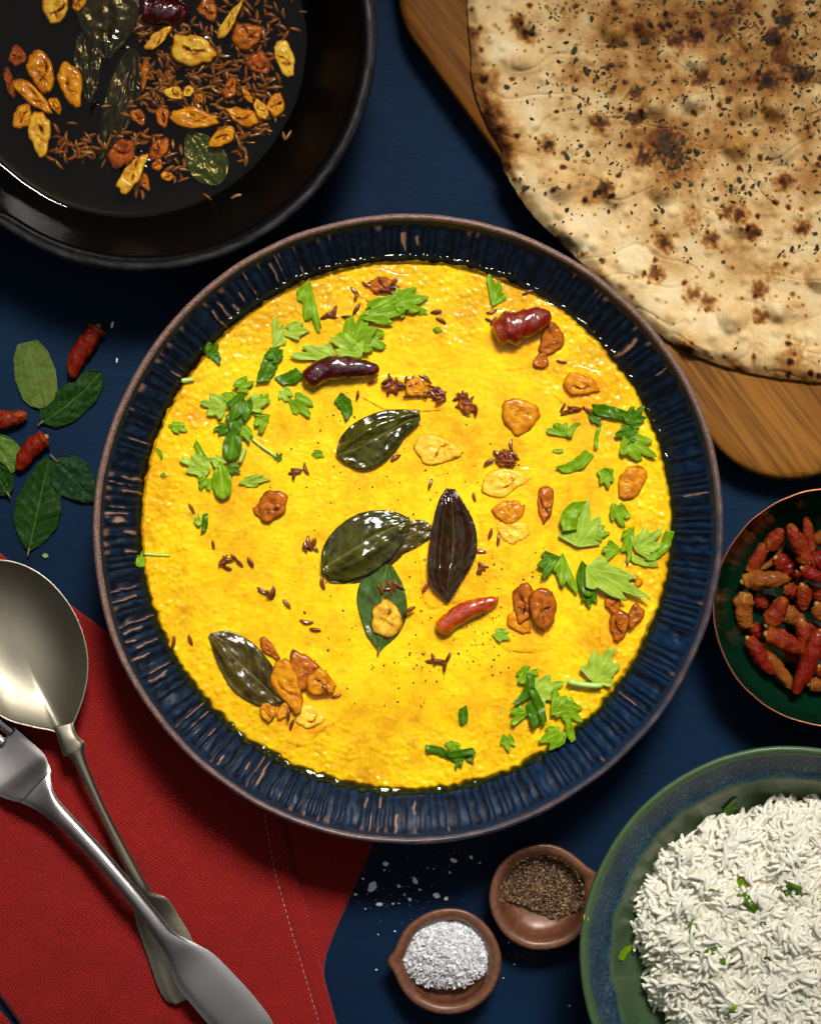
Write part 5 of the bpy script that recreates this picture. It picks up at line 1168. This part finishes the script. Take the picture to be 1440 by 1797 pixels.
chl = [(330, 650, 430, 440, 80, 'd', 1, "slim brown red chilli at the upper left of the green bowl"), (455, 490, 565, 350, 92, 'd', 1, "short brown red chilli above the slim one in the green bowl"), (415, 620, 575, 440, 38, 't', 0, "thin tan chilli shred in the green bowl"),
       (715, 590, 600, 310, 100, 'd', 2, "long dark chilli pointing up at the top of the green bowl"), (735, 530, 712, 258, 72, 'd', 1, "thin pointed chilli reaching highest in the green bowl"), (850, 400, 770, 420, 90, 't', 1, "tan chilli at the top right of the green bowl"),
       (510, 545, 650, 640, 110, 'r', 0, "dull red chilli deep in the green bowl"), (282, 715, 600, 690, 110, 't', 2, "fat tan chilli lying level at the left of the green bowl"), (300, 775, 306, 1032, 112, 't', 1, "wide tan chilli standing at the left edge of the heap"),
       (390, 800, 440, 890, 84, 'd', 0, "small chilli wedged below the fat tan one"), (445, 1005, 572, 812, 112, 'd', 2, "orange chilli with a pale calyx in the left of the heap"), (575, 745, 675, 790, 88, 'd', 1, "small round chilli in the middle of the heap"),
       (692, 728, 705, 905, 92, 'd', 2, "orange brown chilli upright in the middle of the heap"), (655, 640, 690, 712, 60, 'r', 1, "little red chilli above the upright one"), (690, 618, 850, 700, 80, 'r', 3, "smooth bright red chilli in the upper right of the heap"),
       (745, 575, 870, 535, 112, 'r', 2, "crinkled red chilli near the right frame edge"), (560, 900, 700, 990, 112, 't', 1, "chilli showing its hexagonal tan calyx end"), (690, 975, 712, 1175, 84, 'd', 2, "pointed orange chilli hanging down in the middle of the heap"),
       (345, 1010, 430, 1080, 84, 'r', 0, "dark red chilli deep at the left of the heap"), (315, 1095, 500, 1340, 88, 'r', 2, "red chilli pointing down at the lower left of the heap"), (440, 1070, 712, 1195, 112, 'd', 3, "big brown red chilli lying across the lower heap"),
       (430, 1145, 625, 1450, 78, 't', 2, "long crinkled tan chilli pointing down at the bottom"), (560, 1205, 685, 1262, 56, 'd', 1, "small chilli beneath the big one in the lower heap"), (830, 1050, 650, 1485, 106, 'r', 3, "long dark red chilli slanting to the bottom of the heap"),
       (740, 1410, 860, 1430, 78, 't', 1, "curled tan chilli at the bottom right of the heap"), (790, 860, 850, 980, 100, 't', 2, "wrinkled tan brown chilli at the right frame edge"), (720, 1010, 850, 1045, 64, 'r', 1, "narrow red chilli under the slanting one"),
       (780, 740, 830, 840, 80, 'd', 1, "brown chilli half cut by the right frame edge"), (520, 640, 610, 700, 70, 'd', 0, "small brown chilli between the deep red one and the fat tan one"), (810, 1290, 870, 1370, 90, 'd', 1, "dull chilli right of the slanting one")]
for k, (x0, y0, x1, y1, w, t, lv, lab) in enumerate(chl):
    q = lambda x, y: (1230 + x / 3.905, 840 + y / 3.905)
    chilli(q(x0, y0), q(x1, y1), w / 3.905 * 1.22, {'d': CH_DRY, 'r': CH_RED, 't': CH_TAN}[t], .0075 + lv * .0042, lab, "dried chillies in the green bowl", seed=60 + k, bend=random.uniform(-.07, .07), big=random.uniform(.25, .5), end=random.uniform(.45, .7), wr=1.0, tilt=random.uniform(-.08, .08))
for k in range(12):   # the heap goes on past the frame
    a = random.uniform(-1.2, 1.2); r = random.uniform(20, 105); x = bcx + 10 + r * cos(a); y = bcy + r * sin(a) * 1.1; b = random.uniform(0, 6.28)
    if x - 30 < 1448: x += 40
    chilli((x - 26 * cos(b), y - 26 * sin(b)), (x + 26 * cos(b), y + 26 * sin(b)), 24, random.choice((CH_DRY, CH_RED, CH_TAN)), .008 + .004 * (k % 3), "dried chilli on the hidden right side of the heap in the green bowl", "dried chillies on the far side of the green bowl", seed=120 + k, wr=1.3)
m = M("dried_chilli_bed"); m.set(base=m.mix(m.noise(300, 4), lin(50, 8, 4), lin(110, 34, 12)), rough=.6); 

# ------------------------------------------------------------------ rice bowl
rx, ry = 1385, 1678
rl = P(rx, ry, 0)
rb = root("rice_bowl", rl, "sage green stoneware bowl with a speckled blue band inside the rim holding white rice", "bowl")
def rbw(th, k, r): return 1.5 * vnoise(np.cos(th) * 2, np.sin(th) * 2, 8) + .6 * vnoise(np.cos(th) * 12, np.sin(th) * 12, 9)
pf = dense([(rx, ry, 180, .0), (rx, ry, 200, .001), (rx, ry, 290, .018), (rx, ry, 345, .040), (rx, ry, 366, .054), (rx, ry, 369, .0575)], 6)
V, Q, T = loft(lathe(pf, 400, rbw), rl); obj("outer_wall", new_mesh("rice_bowl_outer", V, Q, T[:400], dict(band=np.zeros(len(V)))), SAGE, rb)
pf = dense([(rx, ry, 369, .0575), (rx, ry, 367.5, .0592), (rx, ry, 362, .0598), (rx, ry, 356, .0588), (rx, ry, 353, .057)], 5)
V, Q, T = loft(lathe(pf, 400, rbw), rl, False); obj("rim", new_mesh("rice_bowl_rim", V, Q, None, dict(band=np.zeros(len(V)))), SAGE, rb)
pf = dense([(rx, ry, 353, .057), (rx, ry, 340, .0525), (rx, ry, 324, .0480), (rx, ry, 313, .0462), (rx, ry, 308, .0440), (rx, ry, 300, .038), (rx, ry, 280, .027), (rx, ry, 240, .017), (rx, ry, 150, .0125), (rx, ry, 5, .012)], 8)
R = lathe(pf, 400, rbw); tt_ = np.linspace(0, 2 * pi, 400, endpoint=False)
bd = np.array([sm(357, 348, r + 3 * vnoise(tt_ * 9, tt_ * 0, 4)) * sm(307, 322, r + 5 * vnoise(tt_ * 7, tt_ * 0, 5)) for _, _, r, _ in pf])
V, Q, T = loft(R, rl); obj("inner_wall", new_mesh("rice_bowl_inner", V, Q, T[400:], dict(band=np.r_[bd.ravel(), 0, 0])), SAGE, rb)
crumb("glaze_spot", 1028, 1612, 15, 8, 95, .0592, YSPOT, None, None, seed=9, t=.0004)
sp_ = bpy.context.scene.objects["glaze_spot"]; lw = sp_.location.copy(); sp_.parent = rb; sp_.location = lw - rb.location
for k_ in ("category",):
    if k_ in sp_: del sp_[k_]
sp_["label"] = "yellow turmeric smear on the rim"

def rice_z(px, py):
    r = np.hypot((px - 1420), (py - 1700) * .96)
    e = rice_R(np.arctan2(py - 1700, px - 1420)) - np.hypot(px - 1420, py - 1700)
    d_, q_ = worley(px / 46 + .3 * vnoise(px / 30, py / 30, 5), py / 46, 404, .8)
    base = .030 + .020 * np.clip(e / 200, 0, 1) ** .6 + (.0050 * sm(.62, .0, d_) * (.35 + q_) - .0020) * sm(0, 30, e)
    return base + .0070 * fbm(px / 62, py / 62, 401, 4) * sm(0, 40, e) - .012 * (1 - sm(-8, 30, e)), e
ro = interp_closed([(1400, 1394), (1350, 1400), (1322, 1418), (1280, 1428), (1238, 1424), (1205, 1462), (1150, 1492), (1118, 1552), (1106, 1640), (1140, 1690), (1132, 1742), (1176, 1792), (1200, 1850), (1270, 1930), (1400, 1970), (1560, 1940), (1660, 1830), (1690, 1700), (1660, 1560), (1580, 1460), (1480, 1410), (1440, 1392)], 300)
aro = np.arctan2(ro[:, 1] - 1700, ro[:, 0] - 1420); rro = np.hypot(ro[:, 0] - 1420, ro[:, 1] - 1700); so2 = np.argsort(aro)
def rice_R(a): return (1 + .035 * vnoise(np.cos(a) * 7, np.sin(a) * 7, 406)) * np.interp(a, np.r_[aro[so2][-1] - 2 * pi, aro[so2], aro[so2][0] + 2 * pi], np.r_[rro[so2][-1], rro[so2], rro[so2][0]])
# rice core under the loose grains
rho = np.linspace(.02, .96, 60)[:, None]; PX = 1420 + (ro[:, 0] - 1420)[None] * rho; PY = 1700 + (ro[:, 1] - 1700)[None] * rho
Z, _ = rice_z(PX, PY); Tp = PA(PX, PY, Z - .0004 + .0006 * fbm(PX / 9, PY / 9, 4)); Bt = PA(1420 + (PX - 1420) * .8, 1700 + (PY - 1700) * .8, np.full(PX.shape, .016))
if np.cross(Tp[1, 0] - Tp[0, 0], Tp[0, 1] - Tp[0, 0])[2] < 0: Tp = Tp[:, ::-1]; Bt = Bt[:, ::-1]
V, Q, T = disc(Tp, Bt)
GR = [seed_mesh("rice", (26 + 7 * (k % 3)) * S0, (8.6 + .8 * (k % 2)) * S0, k, flat=.85, ridged=False, n=10, seg=8, curve=(.14, -.09, .22, .03, -.17, .08)[k], blunt=.02) for k in range(6)]
GME = []
for V_, Q_, T_ in GR:
    me = new_mesh("rice_grain", V_, Q_, T_); me.materials.append(RICE); GME.append(me)
def eul(a, b, c):
    from mathutils import Euler
    return np.array(Euler((a, b, c)).to_matrix())
gr = []
for k in range(5200):
    a = random.uniform(-pi, pi); r = math.sqrt(random.random()) * 1.0
    R_ = float(rice_R(np.array(a))); x = 1420 + R_ * r * cos(a); y = 1700 + R_ * r * sin(a)
    z, e = rice_z(np.array(x), np.array(y)); zo = random.uniform(-.0012, .0010)
    gr.append((x, y, float(z) + zo, random.randrange(6), random.gauss(0, .5), random.gauss(0, .22), 5.5 * float(vnoise(x / 34, y / 34, 77)) + random.gauss(0, .75), zo))
inview = [g_ for g_ in gr if g_[0] < 1445 and g_[1] < 1802]
inview.sort(key=lambda g_: -g_[7]); singles = set(id(g_) for g_ in inview[:290])
SV = [V]; SQ = [Q]; ST = [T]; n0 = len(V)
for g_ in gr:
    x, y, z, m_, ra, rb_, rc, _ = g_
    if id(g_) in singles:
        obj("rice_grain", GME[m_], None, None, P(x, y, z), "long white cooked rice grain on top of the mound in the sage green bowl", "rice grain", "rice grains on the mound", rot=(ra, rb_, rc))
    else:
        V_, Q_, T_ = GR[m_]; SV.append(V_ @ eul(ra, rb_, rc).T + np.array(P(x, y, z))); SQ.append(Q_ + n0); ST.append(T_ + n0); n0 += len(V_)
obj("cooked_rice", new_mesh("cooked_rice", np.vstack(SV), np.vstack(SQ), np.vstack(ST)), RICE, label="heaped mound of fluffy white cooked rice in the sage green bowl", cat="rice", kind="stuff")
def on_rice(px, py):
    z, e = rice_z(np.asarray(px, float), np.asarray(py, float)); return z + .0006
def on_bowl(px, py):
    r = np.hypot(np.asarray(px, float) - rx, np.asarray(py, float) - ry); q = pf
    return np.interp(r, [p[2] for p in q][::-1], [p[3] for p in q][::-1])
q = lambda x, y: (1000 + x / 3.273, 1290 + y / 3.273)
for k, (x, y, L, W, a, kd, tn, lab, zf) in enumerate([
    (985, 860, 44, 26, -75, 'half', 'b', "bright coriander leaf half buried in the rice", on_rice), (1030, 960, 40, 14, 60, 'strip', 'd', "dark coriander strip below the half buried leaf in the rice", on_rice),
    (1285, 900, 50, 30, 30, 'half', 'd', "pointed dark coriander leaf on the rice near the right frame edge", on_rice), (1425, 940, 24, 18, -60, 'frag', 'b', "coriander bit on the rice cut by the right frame edge", on_rice),
    (680, 1085, 24, 14, -50, 'frag', 'd', "small crooked coriander bit on the left of the rice", on_rice), (700, 1130, 14, 6, 50, 'strip', 'd', "hair thin coriander bit under the crooked one", on_rice),
    (780, 1255, 62, 16, -12, 'half', 'd', "long dark coriander strand on the lower rice", on_rice), (900, 1300, 30, 20, 10, 'frag', 'd', "coriander piece right of the long dark strand", on_rice),
    (1135, 1290, 18, 10, 0, 'frag', 'd', "small dark coriander bit in the lower middle of the rice", on_rice), (805, 900, 16, 7, -35, 'strip', 'b', "tiny bright coriander stick on the rice", on_rice),
    (985, 1160, 10, 6, 0, 'frag', 'd', "tiny dark coriander dot in the centre of the rice", on_rice), (935, 1610, 38, 24, -50, 'half', 'b', "bright coriander leaf at the very bottom of the rice", on_rice),
    (1310, 1540, 20, 14, 20, 'frag', 'd', "coriander bit at the lower right of the rice", on_rice), (1385, 1640, 26, 12, -10, 'frag', 'd', "coriander bit at the bottom right corner on the rice", on_rice),
    (430, 980, 8, 7, 0, 'frag', 'd', "tiny coriander dot at the left edge of the rice", on_rice), (735, 1000, 8, 6, 0, 'frag', 'd', "tiny coriander dot above the crooked bit", on_rice),
    (600, 1590, 12, 8, 30, 'frag', 'd', "tiny coriander bit at the lower left of the rice", on_rice), (1110, 1085, 16, 8, 10, 'frag', 'd', "tiny coriander bit right of the rice centre", on_rice), (930, 420, 34, 22, -40, 'half', 'd', "dark coriander sprig on the bowl wall above the rice", on_bowl), (325, 1245, 36, 12, -48, 'strip', 'b', "bright coriander bit on the green bowl left of the rice", on_bowl),
]):
    px, py = q(x, y); coriander(px, py, L, W, a, kd, tn, zf, lab, "coriander bits on the rice", seed=200 + k, lift=.0012, curl=.06)

# ------------------------------------------------------------------ pinch bowls
def pinch(cx, cy, R_, pa, label, zc=.0):
    loc = P(cx, cy, 0); rt = root("pinch_bowl", loc, label, "dish")
    def w(th, k, r): 
        d = (np.degrees(th) - pa + 180) % 360 - 180
        return np.interp(k, [0, 8, 14, 60], [0, 1, 1, 0]) * (13 * np.exp(-(np.abs(d) / 9) ** 1.6)) + 1.6 * vnoise(np.cos(th) * 1.7 + cx, np.sin(th) * 1.7, 5)
    pf = dense([(cx, cy, 56, .0), (cx, cy, 66, .0008), (cx, cy, 86, .010), (cx, cy, 93, .0165), (cx, cy, 93.5, .0182), (cx, cy, 90, .0192), (cx, cy, 82, .0190), (cx, cy, 77, .0180), (cx, cy, 74, .0165), (cx, cy, 68, .0105), (cx, cy, 56, .0065), (cx, cy, 30, .0045), (cx, cy, 3, .0042)], 5)
    V, Q, T = loft(lathe(pf, 160, w), loc); obj("dish_body", new_mesh("pinch_bowl_body", V, Q, T), TERRA, rt); return pf
pfs = pinch(785, 1688, 94, 180, "small copper brown pinch dish heaped with white flaky salt")
pinch(951, 1575, 95, 22, "small copper brown pinch dish holding ground black pepper beside the rice bowl")
# salt heap
SM_ = []
for k in range(6):
    V, T = flake(1.0, 700 + k, .22); me = new_mesh("salt_flake", V, None, T, smooth=False); me.materials.append(SALT); SM_.append((V, T, me))
def salt_z(px, py):
    x = px - 781; y = py - 1674
    a = np.arctan2(y, x); R_ = 82 * (1 + .07 * np.cos(2 * a)) * np.where(y > 0, .80, .76) * 1.0; R_ = np.hypot(80 * np.cos(a), 62 * np.sin(a)) + 5 * vnoise(np.cos(a) * 2, np.sin(a) * 2, 9)
    e = np.clip(1 - np.hypot(x, y) / R_, 0, 1); return .0105 + .0135 * e ** .55, e
SV, ST, n0 = [], [], 0
fl_ = []
for k in range(3300):
    a = random.uniform(0, 6.28); r = math.sqrt(random.random()); Rr = math.hypot(80 * cos(a), 62 * sin(a)); x = 781 + Rr * r * cos(a); y = 1674 + Rr * r * sin(a)
    z, e = salt_z(np.array(x), np.array(y)); fl_.append((x, y, float(z) + random.uniform(-.0015, .0006), 1.3 + random.expovariate(.75)))
fl_.sort(key=lambda f: -f[3])
for k, (x, y, z, s_) in enumerate(fl_):
    s_ = min(s_, 6.5); V, T, me = SM_[k % 6]; ra, rb_, rc = random.gauss(0, .6), random.gauss(0, .6), random.uniform(0, 6.28)
    if k < 90:
        o = obj("salt_flake", me, None, None, P(x, y, z + .0004), "larger white salt crystal flake in the heap in the pinch dish", "salt flake", "large salt flakes in the dish", rot=(ra, rb_, rc)); o.scale = (s_ * S0,) * 3
    else:
        SV.append((V * s_ * S0) @ eul(ra, rb_, rc).T + np.array(P(x, y, z))); ST.append(T + n0); n0 += len(V)
# salt core
ph = np.linspace(0, 2 * pi, 60, endpoint=False)[None]; rho = np.linspace(.02, .92, 14)[:, None]
Rr = np.hypot(80 * np.cos(ph), 62 * np.sin(ph)); PX = 781 + rho * Rr * np.cos(ph); PY = 1674 + rho * Rr * np.sin(ph)
Z, _ = salt_z(PX, PY); Tp = PA(PX, PY, Z - .0012); Bt = PA(PX * .8 + 781 * .2, PY * .8 + 1674 * .2, np.full(PX.shape, .0062))
if np.cross(Tp[1, 0] - Tp[0, 0], Tp[0, 1] - Tp[0, 0])[2] < 0: Tp = Tp[:, ::-1]; Bt = Bt[:, ::-1]
V, Q, T = disc(Tp, Bt); SV.append(V); ST.append(T + n0)
obj("salt_heap", new_mesh("salt_heap", np.vstack(SV), Q + n0, np.vstack(ST), smooth=False), SALT, label="heap of white flaky sea salt in the copper brown dish", cat="salt", kind="stuff")
# pepper
def pep_in(x, y):
    dx, dy = x - 951, y - 1575
    if dx * dx + dy * dy > 74 ** 2: return False
    lim = 22 + 14 * math.sin(dx / 26. + .6) + 5 * float(vnoise(x / 12., y / 12., 5)); return dy < lim and dy > -72
def pep_z(px, py):
    dy = py - 1575; dx = px - 951; r = np.hypot(dx, dy); base = np.interp(r, [0, 30, 56, 68, 74], [.0046, .0048, .0066, .0105, .0160])
    return base + .0042 * np.clip(1 - np.hypot(dx / 72., (dy + 22) / 52.) ** 2, 0, 1) + .0004
pts = []
while len(pts) < 5200:
    x = 951 + random.uniform(-75, 75); y = 1575 + random.uniform(-75, 60)
    if pep_in(x, y): pts.append((x, y))
specks("ground_pepper", pts, lambda a, b: float(pep_z(np.array(a), np.array(b))) + random.uniform(-.0002, .0007), .00046, PEPPER, label="coarse brown ground pepper heaped in the upper part of the pinch dish", cat="pepper", kind="stuff")
pts = [(random.gauss(925, 22), random.gauss(1676, 9)) for _ in range(150)] + [(random.gauss(800, 30), random.gauss(1497, 7)) for _ in range(60)] + [(random.gauss(700, 60), random.gauss(1560, 30)) for _ in range(30)] + [(951 + 84 * cos(a), 1575 + 84 * sin(a)) for a in [random.uniform(0, 6.28) for _ in range(0)]]
specks("spilled_pepper", pts, lambda a, b: 0.0001, .00032, PEPPER, label="fine spilled pepper dust on the blue table between the pinch dishes", cat="pepper", kind="stuff")
# salt spilled on the table
sq = lambda x, y: (600 + x / 3.13, 1450 + y / 3.13)
for k, (x, y, s_, a, lab) in enumerate([(165, 330, 26, -60, "largest triangular salt flake on the table right of the napkin"), (240, 208, 14, 20, "salt flake above the largest triangular one"), (610, 190, 15, 10, "salt flake right under the rim of the big bowl"), (708, 172, 9, 60, "small salt flake right of the one under the bowl rim"),
    (400, 300, 17, 60, "long salt flake midway between napkin and salt dish"), (520, 382, 17, 30, "pointed salt flake just above the salt dish"), (572, 398, 11, -30, "salt flake right of the pointed one above the salt dish"), (205, 430, 13, 0, "flat salt flake lowest beside the napkin"),
    (312, 330, 9, 20, "small salt flake left of the long one"), (115, 290, 7, 0, "tiny salt flake closest to the napkin edge"), (232, 242, 5, 0, "speck of salt right below the flake above the largest"), (75, 375, 8, 10, "tiny salt flake touching the napkin's edge"), (372, 405, 10, 45, "salt flake above left of the salt dish"),
    (342, 378, 6, 0, "small salt speck over the flake above left of the salt dish"), (428, 350, 7, 0, "salt speck between the long and the pointed flakes"), (590, 255, 7, 80, "salt speck below the flake under the bowl rim"), (470, 230, 4, 0, "tiny salt speck below the bowl rim, left one"), (502, 235, 4, 0, "tiny salt speck below the bowl rim, right one"), (755, 203, 5, 0, "salt speck nearest the pepper dish"),
    (278, 428, 6, 0, "salt speck right of the flat lowest flake"), (312, 425, 5, 0, "second salt speck right of the flat lowest flake"), (128, 455, 4, 0, "salt speck low beside the napkin"), (1248, 988, 5, 0, "lone salt speck on the table at the lower right of the salt dish"), (188, 790, 5, 0, "lone salt speck left of the salt dish"), (198, 596, 4, 0, "lone salt speck far left of the salt dish"),
    (290, 578, 5, 0, "salt speck at the upper left of the salt dish rim"), (945, 760, 5, 0, "salt speck under the pepper dish"), (885, 835, 4, 0, "salt speck right of the salt dish"), (915, 640, 4, 0, "salt speck between the two dishes")]):
    px, py = sq(x, y); crumb("salt_flake", px, py, s_ * .8, s_ * .55, a, .0002, SALT, lab, "salt flake", "salt spilled on the table", seed=500 + k)
pts = [(random.gauss(700, 45), random.gauss(1560, 32)) for _ in range(70)]
specks("salt_dust", pts, lambda a, b: 0.0001, .00022, SALT, label="fine salt dust on the blue table above the salt dish", cat="salt", kind="stuff")
